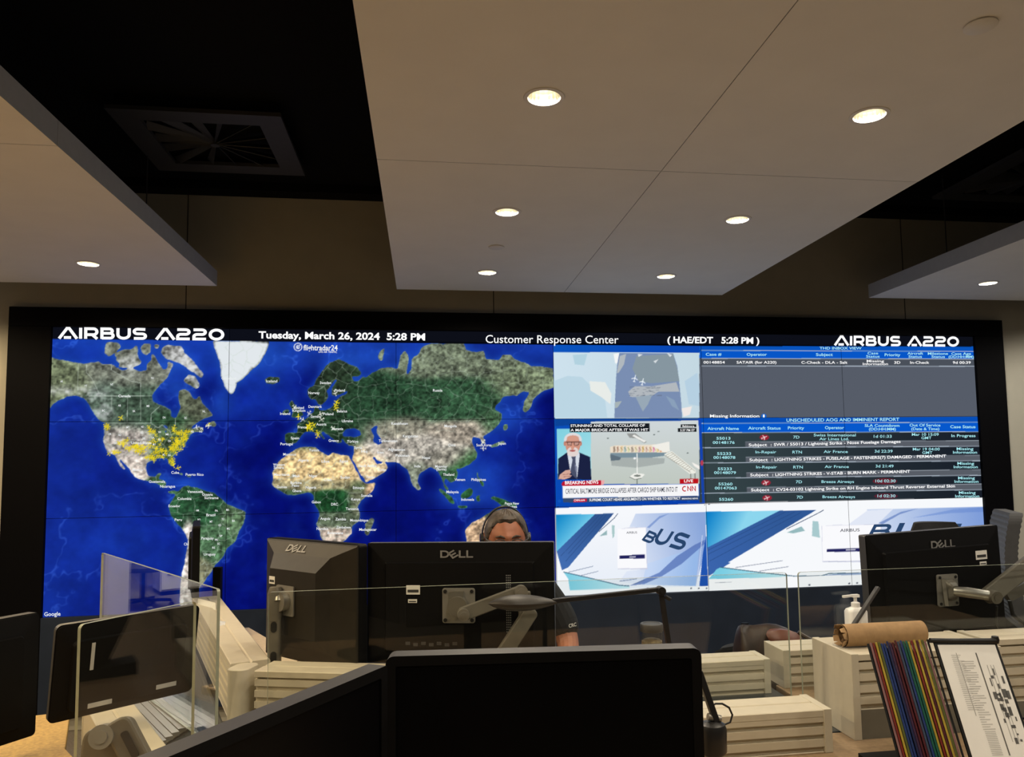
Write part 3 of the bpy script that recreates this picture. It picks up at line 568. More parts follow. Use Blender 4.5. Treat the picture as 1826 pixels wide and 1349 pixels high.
    grad(A([(150,680),(112,626),(560,734),(640,742),(640,756),(164,772)]), (128,206,226), (196,232,240), A([(160,700)])[0], A([(620,745)])[0])
    pline(A([(112,626),(330,676),(560,732),(640,738)]), 1.6, (64,104,130)); pline(A([(150,628),(350,580)]), .8, (90,108,140)); pline(A([(250,655),(390,620)]), .8, (90,108,140)); pline(A([(560,700),(700,680)]), 1, (90,110,150)); pline(A([(670,725),(760,690)]), 1, (90,110,150))
    fill(A([(1254,330),(1262,420),(1275,742),(1200,738),(1228,480)]), (32,84,176))
    fill(A([(545,284),(630,272),(772,268),(783,596),(790,604),(545,604)]), (206,208,226)); fill(A([(545,282),(770,270),(780,594),(545,598)]), (250,250,253)); fill(A([(562,494),(764,486),(764,516),(562,522)]), (34,34,92)); fill(A([(640,502),(690,500),(690,508),(640,510)]), (220,220,235))
    fill(A([(164,772),(1272,738),(1275,772),(170,806)]), (246,248,250))
    for x in (1128, 1190, 1252, 780): fill(A([(x,752),(x+12,751),(x+12,762),(x,763)]), (90,96,110))
    fill(A([(62,102),(74,101),(74,108),(62,109)]), (30,34,44))
    # ---- right sign-in window
    B = lambda p: Zm(1230,890,4.82,p)
    fill([(1256.5,896.5),(1775,886),(1790,1036),(1263,1053)], (247, 249, 252))
    grad(B([(134,106),(772,97),(148,416)]), (10,126,200), (140,214,238), B([(150,120)])[0], B([(430,270)])[0])
    grad(B([(772,97),(1086,92),(820,250),(330,540),(350,545),(160,660),(148,416)]), (48,88,150), (58,100,172), B([(800,150)])[0], B([(200,560)])[0])
    for q in ([(900,110),(160,470)], [(960,110),(170,530)], [(820,110),(152,440)]): pline(B(q), .9, (38,70,124), .8)
    pline(B([(1150,92),(1100,120),(830,256)]), 1.1, (36,56,92)); fill(B([(835,284),(960,232),(990,270),(890,292)]), (150,186,190)); fill(B([(1055,186),(1105,190),(1118,330),(1050,315)]), (168,202,206))
    grad(B([(230,600),(270,580),(560,625),(900,655),(740,668),(160,684),(200,640)]), (120,204,226), (190,230,238), B([(250,620)])[0], B([(800,660)])[0])
    pline(B([(262,582),(620,628),(900,658),(1130,655),(1200,635),(1570,630)]), 1.5, (58,96,118)); pline(B([(390,585),(800,525)]), 1, (120,128,150)); pline(B([(600,615),(850,576)]), 1, (120,128,150)); fill(B([(1130,655),(1240,640),(1560,628),(1560,640),(1300,655)]), (150,170,204))
    grad([(1546,908),(1753,903),(1758,990),(1560,985)], (206,218,240), (126,156,216), (1560,960), (1750,930))
    Q = lambda p: Zm(1500,890,4.497,p)
    fill(Q([(60,200),(210,90),(420,75),(300,190),(285,260),(60,210)]), (226,232,246)); fill(Q([(300,190),(480,100),(620,72),(470,120),(330,200)]), (96,124,188), .7); fill(Q([(560,150),(900,80),(1140,66),(1140,100),(880,110)]), (100,134,206), .5)
    fill(B([(1132,228),(1240,220),(1650,212),(1650,540),(1140,536)]), (206,208,226)); fill(B([(1136,226),(1640,216),(1640,530),(1142,528)]), (250,250,253)); fill(B([(1177,426),(1560,416),(1640,414),(1640,443),(1177,452)]), (34,34,92)); fill(B([(1340,429),(1425,426),(1425,435),(1340,438)]), (226,226,238))
    pline(B([(1150,536),(1600,524)]), .8, (170,176,200))
    fill(B([(160,684),(900,664),(1590,640),(1600,740),(160,775)]), (248,249,251))
    for x, y in ((1020,735),(1362,722),(1432,718),(1480,716),(1530,714)): fill(B([(x,y-6),(x+16,y-7),(x+14,y+5),(x,y+5)]), (70,76,92))
    fill(B([(158,38),(174,37),(174,43),(158,44)]), (30,34,44))
    line((1275,1038), (1305,1037.5), .8, (150,156,170)); 
    img = np.clip(img, 0, 255)
    img = img.reshape(CH//2, 2, CW//2, 2, 3).mean((1, 3))
    return srgb(img)
# ------------------------------------------------------------------ room shell
WALL_D = 4.96067; PW, PH = 1.018, 0.57289; WX0, WZ0 = -2.21065, 0.87676+EYE
def box_obj(name, a, b, m, parent=None, bevel=0.0): return MB().bb(a, b).build(name, m, parent, bevel=bevel)
struct(box_obj('floor', (-9, -5, -.1), (9, 11, 0), 'carpet'))
struct(box_obj('wall_back', (-2.78, 4.99, 0), (9, 5.25, 3.6), 'wall_paint'))
struct(box_obj('ceiling', (-9, -5, 3.285), (9, 11, 3.5), 'ceiling_black'))
struct(box_obj('wall_left', (-9.05, -5, 0), (-8.9, 11, 3.285), 'bay_wall'))
struct(box_obj('wall_rear', (-9, 10.8, 0), (-2.78, 11, 3.285), 'bay_wall'))
for i, x in enumerate((-1.462, .457, 3.4)):
    struct(box_obj('trim_%d' % (i+1), (x-.003, 4.9885, 2.35), (x+.003, 4.9915, 3.285), 'joint_dark'))
struct(box_obj('trim_4', (-2.78, 4.86, 3.23), (8.9, 4.99, 3.286), 'ceiling_black'))
# ------------------------------------------------------------------ suspended ceiling panels with real holes for the lamps
CZ, CT = 2.6, .09
LAMP_R = .054
def cloud_board(parent, x0, x1, y0, y1, holes):
    cu = bpy.data.curves.new('board', 'CURVE'); cu.dimensions = '2D'; cu.fill_mode = 'BOTH'; cu.extrude = CT/2
    def ring(pts):
        s = cu.splines.new('POLY'); s.points.add(len(pts)-1); s.use_cyclic_u = True
        for p, q in zip(s.points, pts): p.co = (q[0], q[1], 0, 1)
    ring([(x0, y0), (x1, y0), (x1, y1), (x0, y1)])
    for hx, hy in holes:
        if x0 < hx < x1 and y0 < hy < y1: ring([(hx+LAMP_R*math.cos(2*PI*k/28), hy+LAMP_R*math.sin(2*PI*k/28)) for k in range(28)])
    ob = bpy.data.objects.new('tmp', cu); C.objects.link(ob)
    me = bpy.data.meshes.new_from_object(ob.evaluated_get(bpy.context.evaluated_depsgraph_get()))
    bpy.data.objects.remove(ob); bpy.data.curves.remove(cu)
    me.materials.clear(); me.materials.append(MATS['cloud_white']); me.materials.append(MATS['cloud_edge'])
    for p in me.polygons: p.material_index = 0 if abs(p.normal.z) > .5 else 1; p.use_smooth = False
    o = bpy.data.objects.new('board', me); C.objects.link(o); o.parent = parent; o.location = (0, 0, CT/2)
    return o
LX = {'centre': (.36, 1.412), 'left': (-1.752, -2.81), 'right': (3.505, 4.56)}
LY = (2.2, 3.25, 4.298); LYB = (1.15, .1)
def cloud(label, x0, x1, xs, seam):
    t = thing('ceiling_panel', label, 'ceiling panel', (0, 0, CZ), 0, 'suspended ceiling panels')
    ys = [-2.6, .62, 2.728, 4.765]; g = .003
    xb = [x0]+([seam] if seam else [])+[x1]
    holes = [(x, y) for x in xs for y in LY+LYB]
    for i in range(len(xb)-1):
        for j in range(len(ys)-1):
            cloud_board(t, xb[i]+(g/2 if i else 0), xb[i+1]-(g/2 if i < len(xb)-2 else 0), ys[j]+(g/2 if j else 0), ys[j+1]-(g/2 if j < len(ys)-2 else 0), holes)
    wires = MB()
    for x in (x0+.25, x1-.25):
        for y in (-2.2, 1.0, 4.3): wires.cyl((x, y, CT), (x, y, 3.285-CZ), .003, n=6)
    wires.build('hanger_wires', 'duct_dark', t)
cloud('wide white suspended ceiling panel in the middle holding six lit downlights', -.163, 1.943, LX['centre'], .889)
cloud('white suspended ceiling panel at the left edge of the photo with one downlight showing', -3.33, -1.222, LX['left'], None)
cloud('white suspended ceiling panel at the right edge of the photo with one downlight showing', 2.985, 5.09, LX['right'], None)
def downlight(label):
    t = thing('downlight', label, 'light', (0, 0, 0), 0, 'recessed downlights in the ceiling panels')
    tr = MB(); tr.loft([[(r*math.cos(2*PI*k/32), r*math.sin(2*PI*k/32), z) for k in range(32)] for r, z in ((.049, .001), (.0495, -.003), (.061, -.0025), (.0625, -.0003), (.0525, -.0003), (.0525, .012), (.049, .012), (.049, .001))], cap=False); tr.build('trim_ring', 'trim_white', t)
    rf = MB(); rf.loft([[(r*math.cos(2*PI*k/22), r*math.sin(2*PI*k/22), z) for k in range(22)] for r, z in ((.0487, .004), (.046, .03), (.039, .062), (.03, .084))], cap=False); rf.build('reflector', 'reflector', t)
    bl = MB().lathe([(.001, .052), (.012, .054), (.017, .062), (.017, .085), (.001, .086)], 16).build('bulb', 'bulb', t, smooth=True)
    MB().lathe([(.052, .012), (.05, .09), (.05, .12), (.0, .12)], 22, cap=False).build('housing', 'duct_dark', t)
    ld = bpy.data.lights.new('downlight_lamp', 'SPOT'); ld.energy = DOWNLIGHT_WATTS; ld.color = (1.0, .86, .66); ld.spot_size = math.radians(158); ld.spot_blend = .5; ld.shadow_soft_size = .04
    lo = bpy.data.objects.new('lamp_light', ld); C.objects.link(lo); lo.parent = t; lo.location = (0, 0, -.002)
    return t
proto_light = downlight('x')
DL_LABELS = {(0, 0): 'largest lit downlight, nearest in the left row of the wide middle ceiling panel', (0, 1): 'lit downlight second from the wall in the left row of the middle ceiling panel', (0, 2): 'lit downlight nearest the video wall in the left row, beside the sprinkler cover',
             (1, 0): 'lit downlight nearest in the right row of the wide middle ceiling panel', (1, 1): 'lit downlight second from the wall in the right row of the middle ceiling panel', (1, 2): 'lit downlight nearest the video wall in the right row of the middle ceiling panel'}
lamp_data = {}
for key in LX:
    d = [c for c in proto_light.children if c.type == 'LIGHT'][0].data.copy(); d.color = LAMP_TINT[key]; d.energy = DOWNLIGHT_WATTS*LAMP_GAIN[key]; lamp_data[key] = d
first = True
for key in ('centre', 'left', 'right'):
    for i, x in enumerate(LX[key]):
        for j, y in enumerate(LY+LYB):
            
            o = proto_light if first else copy_tree(proto_light); first = False
            o.location = (x, y, CZ)
            for ch in o.children:
                if ch.type == 'LIGHT': ch.data = lamp_data[key]
            if key == 'centre' and j < 3: o['label'] = DL_LABELS[(i, j)]
            elif key != 'centre' and i == 0 and j == 2: o['label'] = 'single lit downlight in the ceiling panel at the %s edge of the photo' % key
            else: o['label'] = 'lit recessed downlight outside the picture'; o['group'] = 'recessed downlights outside the picture'
for x, y, lab in ((.364, 3.789, 'small flat round sprinkler cover between two downlights of the left row'), (1.405, 1.693, 'flat round white sprinkler cover at the top right corner of the photo')):
    o = MB().lathe([(.0, -.006), (.036, -.006), (.040, -.004), (.040, -.0015), (.034, -.0015), (.034, .0)], 28, Matrix.Translation((0, 0, 0))).build('sprinkler_cover', 'trim_white', None, smooth=True)
    o.location = (x, y, CZ); tag(o, lab, 'sprinkler cover', 'sprinkler covers')
# ------------------------------------------------------------------ swirl air diffusers on the dark ceiling
def diffuser(x, y, label):
    t = thing('air_diffuser', label, 'air vent', (x, y, 3.2), 0, 'swirl air diffusers')
    w, h = .80, .77; fr = MB()
    for a, b in (((-w/2, -h/2), (w/2, -h/2+.115)), ((-w/2, h/2-.115), (w/2, h/2)), ((-w/2, -h/2+.115), (-w/2+.12, h/2-.115)), ((w/2-.12, -h/2+.115), (w/2, h/2-.115))): fr.bb((a[0], a[1], 0), (b[0], b[1], .02))
    fr.build('frame', 'duct_dark', t); MB().bb((-w/2+.03, -h/2+.03, .05), (w/2-.03, h/2-.03, .083)).build('plenum', 'ceiling_black', t)
    bx = MB()
    for a, b in (((-w/2+.03, -h/2+.03), (w/2-.03, -h/2+.04)), ((-w/2+.03, h/2-.04), (w/2-.03, h/2-.03)), ((-w/2+.03, -h/2+.04), (-w/2+.04, h/2-.04)), ((w/2-.04, -h/2+.04), (w/2-.03, h/2-.04))): bx.bb((a[0], a[1], .02), (b[0], b[1], .05))
    bx.build('collar', 'ceiling_black', t)
    MB().lathe([(.0, .0), (.022, .0), (.022, .03), (0, .03)], 16).build('hub', 'duct_dark', t)
    for k in range(14):
        a = 2*PI*k/14+.1; ca, sa = math.cos(a), math.sin(a)
        R = min(abs((w/2-.115)/ca) if abs(ca) > 1e-3 else 9, abs((h/2-.11)/sa) if abs(sa) > 1e-3 else 9)
        q = [(.02*ca+.004*sa, .02*sa-.004*ca, .004), (R*ca+.012*sa, R*sa-.012*ca, .002), (R*ca-.02*sa, R*sa+.02*ca, .034), (.02*ca-.006*sa, .02*sa+.006*ca, .022)]
        MB().loft([q, [(p[0]+.002*sa, p[1]-.002*ca, p[2]+.003) for p in q]]).build('vane', 'duct_dark', t)
diffuser(-1.08, 4.125, 'dark square swirl air diffuser on the black ceiling left of the middle panel')
diffuser(3.70, 4.11, 'dark square swirl air diffuser on the black ceiling at the right edge of the photo')
# ------------------------------------------------------------------ the display wall
vw = thing('video_wall', 'huge video wall showing a satellite world map, news and case tables', 'video wall', (.84, 4.96, .0))
def vpart(mb, name, m, **k):
    for v in mb.v: v -= Vector((.84, 4.96, 0))
    return mb.build(name, m, vw, **k)
X1, Z1 = WX0+6*PW, WZ0-3*PH
fr = MB()
fr.bb((-2.447, 4.938, WZ0), (4.121, 4.989, 2.494)); fr.bb((-2.447, 4.938, .10), (WX0, 4.989, WZ0)); fr.bb((X1, 4.938, .10), (4.121, 4.989, WZ0))
vpart(fr, 'frame', 'black_frame', bevel=.003)
vpart(MB().bb((WX0, 4.938, .10), (X1, 4.989, Z1)), 'lower_panel', 'base_panel')
picture = paint_wall()                                     # rows from the top, 405 x 1440, linear colour
RH, RW = 135, 240
ii, jj = np.mgrid[0:RH-1, 0:RW-1]; k0 = (ii*RW+jj).ravel()
quads = np.stack([k0, k0+1, k0+RW+1, k0+RW], 1)[:, ::-1]
place = (('left edge', 'second column', 'third column', 'fourth column', 'fifth column', 'right edge'))
for r in range(3):
    for c in range(6):
        g = .0013
        xs = np.linspace(WX0+c*PW+g, WX0+(c+1)*PW-g, RW); zs = np.linspace(WZ0-r*PH-g, WZ0-(r+1)*PH+g, RH)
        co = np.empty((RH*RW+8, 3), np.float32)
        co[:RH*RW, 0] = np.tile(xs, RH)-.84; co[:RH*RW, 1] = WALL_D-4.96; co[:RH*RW, 2] = np.repeat(zs, RW)
        bx0, bx1, bz0, bz1 = xs[0]-.84-.0006, xs[-1]-.84+.0006, zs[-1]-.0006, zs[0]+.0006
        co[RH*RW:] = [(x, y, z) for y in (WALL_D-4.96+.0006, WALL_D-4.96+.027) for z in (bz0, bz1) for x in (bx0, bx1)]
        o8 = RH*RW; bxf = [(0, 1, 3, 2), (4, 6, 7, 5), (0, 4, 5, 1), (2, 3, 7, 6), (0, 2, 6, 4), (1, 5, 7, 3)]
        fs = np.concatenate([quads, np.array(bxf)+o8]); nf = len(fs)
        me = bpy.data.meshes.new('display_panel'); me.vertices.add(len(co)); me.vertices.foreach_set('co', co.ravel())
        me.loops.add(nf*4); me.loops.foreach_set('vertex_index', fs.ravel().astype(np.int32))
        me.polygons.add(nf); me.polygons.foreach_set('loop_start', np.arange(0, nf*4, 4, dtype=np.int32)); me.polygons.foreach_set('loop_total', np.full(nf, 4, np.int32))
        me.materials.append(MATS['display_picture']); me.materials.append(MATS['black_frame'])
        mi = np.zeros(nf, np.int32); mi[-6:] = 1; me.polygons.foreach_set('material_index', mi)
        me.update()
        ca = me.color_attributes.new('picture', 'FLOAT_COLOR', 'POINT'); cv = np.ones((len(co), 4), np.float32)
        cv[:RH*RW, :3] = picture[r*RH:(r+1)*RH, c*RW:(c+1)*RW].reshape(-1, 3); ca.data.foreach_set('color', cv.ravel())
        o = bpy.data.objects.new('display_panel', me); C.objects.link(o); o.parent = vw
vpart(MB().bb((WX0, 4.9885, Z1), (X1, 4.9899, WZ0)), 'mounting_board', 'black_frame')
def wall_letters(name, m, items, dy=.002):
    mb = MB()
    for it in items:
        src, x0, y0, x1, y1, h = it[:6]; slant = it[6] if len(it) > 6 else 0
        if isinstance(src, str): vs, fs = text_shape(src, (it[7]*.45 if it[5] < 8 else it[7]) if len(it) > 7 else .012); cap = CAP
        else: vs, fs = src; cap = 1.0
        if len(vs) == 0: continue
        a, b = vs[:, 0].min(), vs[:, 0].max(); out = []
        L = math.hypot(x1-x0, y1-y0); ux, uy = (x1-x0)/L, (y1-y0)/L
        for x, y in vs:
            u = (x-a)/(b-a)*L; v = y/cap*h
            p = at(x0+ux*u+uy*v+slant*v, y0+uy*u-ux*v, y=WALL_D-dy); out.append(tuple(p))
        mb.add(out, fs)
    return vpart(mb, name, m)
AW = wide_word('AIRBUS A220', .25)
wall_letters('header_writing', 'lit_white', [
    (AW, 103, 603.2, 400, 606.2, 19.5), (AW, 1487, 615.4, 1710, 617.2, 16.8),
    ('Tuesday, March 26, 2024  5:28 PM', 461, 602.6, 758, 606.4, 12.2, 0, .03), ('Customer Response Center', 866, 611, 1103, 612, 14.2, 0, .004),
    ('( HAE/EDT   5:28 PM )', 1190, 610.8, 1354, 612.4, 11, 0, .03)])
def cen(items, h, k=.56, bold=.02, sl=0.0):
    out = []
    for t, cx, cy, *w in items:
        wd = w[0] if w else len(t)*h*k*1.25; out.append((t, cx-wd/2, cy+h*.5-sl*wd/2, cx+wd/2, cy+h*.5+sl*wd/2, h, 0, bold))
    return out
wall_letters('map_labels', 'lit_label',
    [('flightradar24', 541, 624, 602, 624.5, 9.5, 0, .02), ('LIVE AIR TRAFFIC', 568, 628.6, 601, 629, 3.4, 0, .02), ('Google', 79, 1098, 108, 1097, 7, 0, .03)]
    +cen([('Canada',222,705.5,22),('Greenland',408,674,26),('Iceland',484.5,679,20),('United States',252,789,36),('Mexico',245.5,837,18),('Cuba',312.5,842,14),('Puerto Rico',347,845.5,32),('Guatemala',280,858,29),
          ('Nicaragua',299,866.5,27),('Venezuela',348,876,28),('Guyana',370,881,19),('Suriname',377,887,25),('Colombia',329,888.5,25),('Ecuador',311,901.5,21),('Peru',318,926,13),('Brazil',376,917.5,16),('Paraguay',370,959,22),('Chile',334,969.5,12),('Uruguay',374,987.5,21),('Arg',341,994,10),
          ('Sweden',580.5,682,20),('Norway',560,700,20),('Finland',606,695.5,18),('Denmark',562,724.5,24),('United',533,726.5,18),('Kingdom',533,731.5,23),('Ireland',508.5,737,18),('Poland',585.5,737.5,18),('Belarus',610,732.5,18),('Germany',563,742,18),('Ukraine',619.5,750,20),
          ('France',539,761,16),('Austria',573,756,18),('Romania',602,764,20),('Spain',526,780.5,15),('Portugal',511,791,22),('Greece',595,785,18),('Türkiye',629,786.5,20),('Morocco',516.5,809.5,23),('Tunisia',560,802,18),('Algeria',541,820,19),('Libya',580.5,822,14),('Egypt',613.5,821.5,15),
          ('Western',497.5,828,21),('Sahara',497,833,18),('Mauritania',502.5,845.5,28),('Mali',528,848,12),('Niger',558.5,848,15),('Chad',584,854.5,14),('Sudan',615.5,850.5,17),('Burkina',528,860,20),('Faso',527,865,13),('Guinea',502.5,867.5,18),('Nigeria',554.5,868.5,19),('Ghana',529.5,874.5,16),('Ethiopia',639.5,869,20),
          ('Somalia',654,883,20),('Kenya',634.5,889.5,16),('Gabon',564,894.5,16),('DRC',596.5,898.5,12),('Tanzania',628,906.5,23),('Angola',580,924,18),('Zambia',607.5,925,19),('Mozambique',640.5,927,32),('Namibia',575,942,21),('Zimbabwe',612.5,939.5,26),('Botswana',598,949.5,28),('Madagascar',656,943.5,31),
          ('Saudi Arabia',655.5,830,32),('Syria',638.5,797.5,14),('Iraq',649.5,804,11),('Iran',678.5,806,11),('Oman',682,837,13),('Yemen',660.5,850,16),('Kazakhstan',712.5,754.5,29),('Kyrgyzstan',732,777,27),('Turkmenistan',692,785.5,33),('Afghanistan',707,801,30),('Pakistan',717.5,811.5,24),
          ('Mongolia',803.5,759,22),('Russia',780.5,695.5,17),('India',744.5,830.5,11),('China',806,793,13),('Nepal',760,815.5,14),('Myanmar',787,831,22),('(Burma)',787,836,18),('Thailand',800,845.5,20),('Vietnam',820,854.5,19),('Philippines',853.5,854.5,26),('Malaysia',807,876.5,22),('Indonesia',834,890,23),
          ('South Korea',863,793,27),('Japan',895,790,14),('Papua New',913,897,25),('Guinea',914,902.5,16)], 4.6, bold=.03)
    +cen([('AK',110,679.5),('YT',153,687.5),('NT',199.5,685),('NU',272,673.5),('BC',184.5,731.5),('AB',213,722.5),('SK',239,732.5),('MB',264,723.5),('ON',292.5,744),('QC',331,744.5),('NL',364,733),('MT',228,761.5),('ND',254,760.5),('SD',253,771),('NE',257,781),('OR',196,773.5),('ID',214,775),('NV',206,789),('WI',284.5,770),('MI',298,774),
          ('IA',273,780),('IL',285,783),('OH',302,786),('MO',275,792),('AL',292,810),('GA',302,811),('NB',343,769),('NS',358,769),('PE',360,764),('AM',352,909.5),('PA',386,910),('MA',406,908.5),('MT',376.5,929.5),('TO',397.5,925),('BA',416.5,928),('GO',392,936),('MG',407,942),('RO',355,926),('SP',394,955),('PR',386,962),('SC',390,969),('RS',381,976)], 3.6, bold=.03), dy=.0022)
T1 = cen([('THD INBOX VIEW',1499,620.4,75)], 4.6, bold=.03)+cen([('UNSCHEDULED AOG AND IMMINENT REPORT',1503,748,201)], 5.6, bold=.03, sl=-.008)
T1 += cen([('Case #',1272.5,631.3,28),('Operator',1349.5,631.5,36),('Subject',1470,631.8,30),('Priority',1591.5,632.2,28)], 5, bold=.03)+cen([('Case',1556.5,629.3,19),('Status',1556.5,635,24),('Aircraft',1632,629.7,28),('Status',1632,635.3,24),('Milestone',1672.5,630,36),('Status',1673,635.5,24),('Case Age',1714,630.2,35),('(DD:HH:MM)',1714,635.8,45)], 4.4, bold=.03)
T1 += cen([('Aircraft Name',1289.5,763.5,56),('Aircraft Status',1363,762.8,58),('Priority',1419.5,762.5,29),('Operator',1488,762,34),('Case Status',1717,760.4,45)], 5.2, bold=.03)+cen([('SLA Countdown',1573,758.2,62),('(DD:HH:MM)',1573.5,764.6,48),('Out Of Service',1649.5,757.6,55),('(Date & Time)',1650,764.2,50)], 4.8, bold=.03)
rows = [('55013','00148176',781,788.5,None,'7D',779.3,('Swiss International','Air Lines Ltd.'),775.5,782,'1d 01:33',777.5,('Mar 10 15:09','GMT'),'In Progress',776.3),
        ('55233','00148078',808.3,815.2,'In-Repair','RTN',806,('Air France',),805,0,'3d 22:39',804,('Mar 19 04:00','GMT'),None,802.5),
        ('55233','00148079',835.5,842.2,'In-Repair','RTN',832.8,('Air France',),831.8,0,'3d 21:49',830.5,None,None,828.5),
        ('55260','00147063',862.5,869.7,None,'7D',859,('Breeze Airways',),858.5,0,'10d 02:30',857,None,None,854.5),
        ('55260',None,889.8,0,None,'7D',886.3,('Breeze Airways',),885.5,0,'1d 02:30',883.6,None,None,880.6)]
for i, (a, b, ya, yb, st, pr_, yp, op, yo, yo2, sla, ys, out, cs, yc) in enumerate(rows):
    dx = i*1.2
    T1 += cen([(a,1290+dx,ya,25)], 4.8, bold=.03)
    if b: T1 += cen([(b,1290.5+dx,yb,39)], 4.8, bold=.03)
    if st: T1 += cen([(st,1364.5+dx,yp-.6,37)], 4.8, bold=.02)
    T1 += cen([(pr_,1420+dx*1.3,yp-.4,17 if pr_ == 'RTN' else 11)], 5, bold=.02)
    T1 += cen([(op[0],1488.5+dx*1.5,yo-.3,75 if len(op) > 1 else (43 if 'France' in op[0] else 58))], 4.8, bold=.02)
    if len(op) > 1: T1 += cen([(op[1],1487.5,yo2,53)], 4.8, bold=.02)
    T1 += cen([(sla,1574+dx*1.4,ys,32 if i != 3 else 36)], 5, bold=.02)
    if out: T1 += cen([(out[0],1650+dx*1.4,yc-2.2,48),(out[1],1652+dx*1.4,yc+4,18)], 4.8, bold=.02)
    if cs: T1 += cen([(cs,1718,yc,43)], 5, bold=.03)
    else: T1 += cen([('Missing',1719.5+dx*1.1,yc-2.8,30),('Information',1719.5+dx*1.1,yc+3.4,43)], 4.8, bold=.03)
wall_letters('table_writing', 'lit_cyan', T1)
T2 = cen([('00148854',1273.5,645.6,38),('SATAIR (for A220)',1349,645.6,71),('C-Check - DLA - Salt',1470,645.8,82),('3D',1600,645.9,11),('In-Check',1640,645.9,34),('9d 00:39',1715,646,32)], 4.6, bold=.03)+cen([('Missing',1561,643.3,31),('Information',1561,648.4,45)], 4.2, bold=.03)
T2 += cen([('Missing Information',1310,741.2,88)], 5.2, bold=.035)+cen([('1',1362,741.2,3)], 5, bold=.02)
for i, (t, y, x1) in enumerate((('SWR / 55013 / Lightning Strike - Nose Fuselage Damages',792.3,1606),('LIGHTNING STRIKES - FUSELAGE - FASTENERS(7) DAMAGED - PERMANENT',819,1687),('LIGHTNING STRIKES - V-STAB - BURN MARK - PERMANENT',845.8,1623),('CV24-03102 Lightning Strike on RH Engine Inboard Thrust Reverser External Skin',872.5,1703))):
    x0 = 1335+i*1.4; T2.append(('Subject  :', x0, y+3, x0+41, y+2.5, 5, 0, .03)); T2.append((t, 1380+i*1.3, y+2.5, x1, y-1.2-(x1-1380)*.009, 5, 0, .035))
T2 += [('BREAKING NEWS', 1007.5, 863.3, 1067, 861.8, 6.2, 0, .035), ('LIVE', 1220, 859.6, 1236, 859.4, 5, 0, .03), ('CNN.com', 1023.5, 893.4, 1043, 892.6, 3.8, 0, .02), ('SUPREME COURT HEARS ARGUMENTS ON WHETHER TO RESTRICT', 1051, 893.2, 1213.5, 890, 4.6, 0, .025), ('BREAKING NEWS', 1216, 889.9, 1244.5, 889.5, 2.6, 0, .02),
       ('STUNNING AND TOTAL COLLAPSE OF', 1017.5, 760.9, 1150, 760.3, 4.6, 0, .03), ('A MAJOR BRIDGE AFTER IT WAS HIT', 1017.5, 768.7, 1156, 767.9, 4.6, 0, .03), ('Baltimore', 1217, 761, 1238, 761, 3.6, 0, .02), ('5:37 PM ET', 1213, 768.5, 1239, 768.4, 3.8, 0, .02)]
wall_letters('white_writing', 'lit_white', T2)
wall_letters('headline_writing', 'lit_dark', [('CRITICAL BALTIMORE BRIDGE COLLAPSES AFTER CARGO SHIP RAMS INTO IT', 1008.5, 879.8, 1208.5, 876.2, 8.6, 0, .008), ('AIRBUS', 1117, 951, 1136, 950.6, 3.8, 0, .01), ('AIRBUS', 1498, 948, 1533, 946.8, 5.4, 0, .01)])
def oc(lines, w): return stroke_mesh(lines, w)
CN = oc([arc(.5, .5, .42, .42, 55, 305, 14), [(1.12, .06), (1.12, .92), (1.75, .08), (1.75, .94)], [(2.05, .06), (2.05, .92), (2.68, .08), (2.68, .94)]], .2)
wall_letters('news_emblem', 'lit_red', [(CN, 1216.5, 876, 1241, 875, 9.5)])
def glyphs(ch, w=.23):
    L = WIDE[ch][1]; return stroke_mesh(L, w)
big = []
for ch, x0, y0, x1, y1, h in (('B', 1144, 962, 1161, 969, 18), ('U', 1163, 967, 1187, 973, 26), ('S', 1191, 973, 1216, 981, 27)):
    big.append((glyphs(ch), x0, y0, x1, y1, h, .36))
big += [(glyphs('B', .2), 1546, 959, 1582, 958, 24, .55), (glyphs('U', .26), 1590, 962, 1634, 961, 30, .5), (glyphs('S', .26), 1640, 966, 1712, 965, 31, .4)]
wall_letters('flag_lettering', 'lit_navy', big)
DZ = .67                                                    # desk height
# ------------------------------------------------------------------ desks
def desk(name, label, poly, m, z=DZ, th=.03, legs=(), parent_cat='desk'):
    cx = sum(p[0] for p in poly)/len(poly); cy = sum(p[1] for p in poly)/len(poly)
    t = thing(name, label, parent_cat, (cx, cy, 0))
    MB().prism([(x-cx, y-cy) for x, y in poly], z-th, z).build('desktop', m, t, bevel=.003)
    for lx, ly, w, d in legs: MB().box((lx-cx, ly-cy, (z-th)/2), (w, d, z-th)).build('leg', 'grey_panel', t)
    return t
desk('desk', 'long front desk at the bottom of the photo carrying the two black monitors', [(-.62, .75), (2.9, .75), (2.9, 2.285), (-.14, 2.285), (-.62, 2.02)], 'desk_brown', legs=((-.4, 1.5, .04, .9), (1.2, 1.7, .04, .9), (2.7, 1.7, .04, .9)))
desk('desk', 'dark glossy desk behind the front slatted storage unit, in front of the seated person', [(-.10, 2.295), (1.272, 2.295), (1.272, 2.94), (-.10, 2.94)], 'desk_glass', legs=((.0, 2.62, .04, .5), (1.22, 2.62, .04, .5)))
desk('desk', 'pale desk showing below the left angled monitor with a loose cable on it', [(-.44, 2.70), (-.12, 2.60), (-.12, 3.28), (-.58, 3.68), (-.92, 4.34), (-1.06, 4.30), (-.62, 3.2)], 'desk_laminate', legs=((-.25, 3.0, .3, .04), (-.9, 4.1, .1, .1)))
desk('desk', 'narrow grey glass-topped desk between the two slatted units at lower left', [(-.955, 2.56), (-.60, 2.03), (-.42, 2.28), (-.60, 2.58), (-1.10, 3.98), (-1.46, 3.80)], 'desk_glass', legs=((-.75, 2.6, .04, .3), (-1.2, 3.6, .04, .3)))
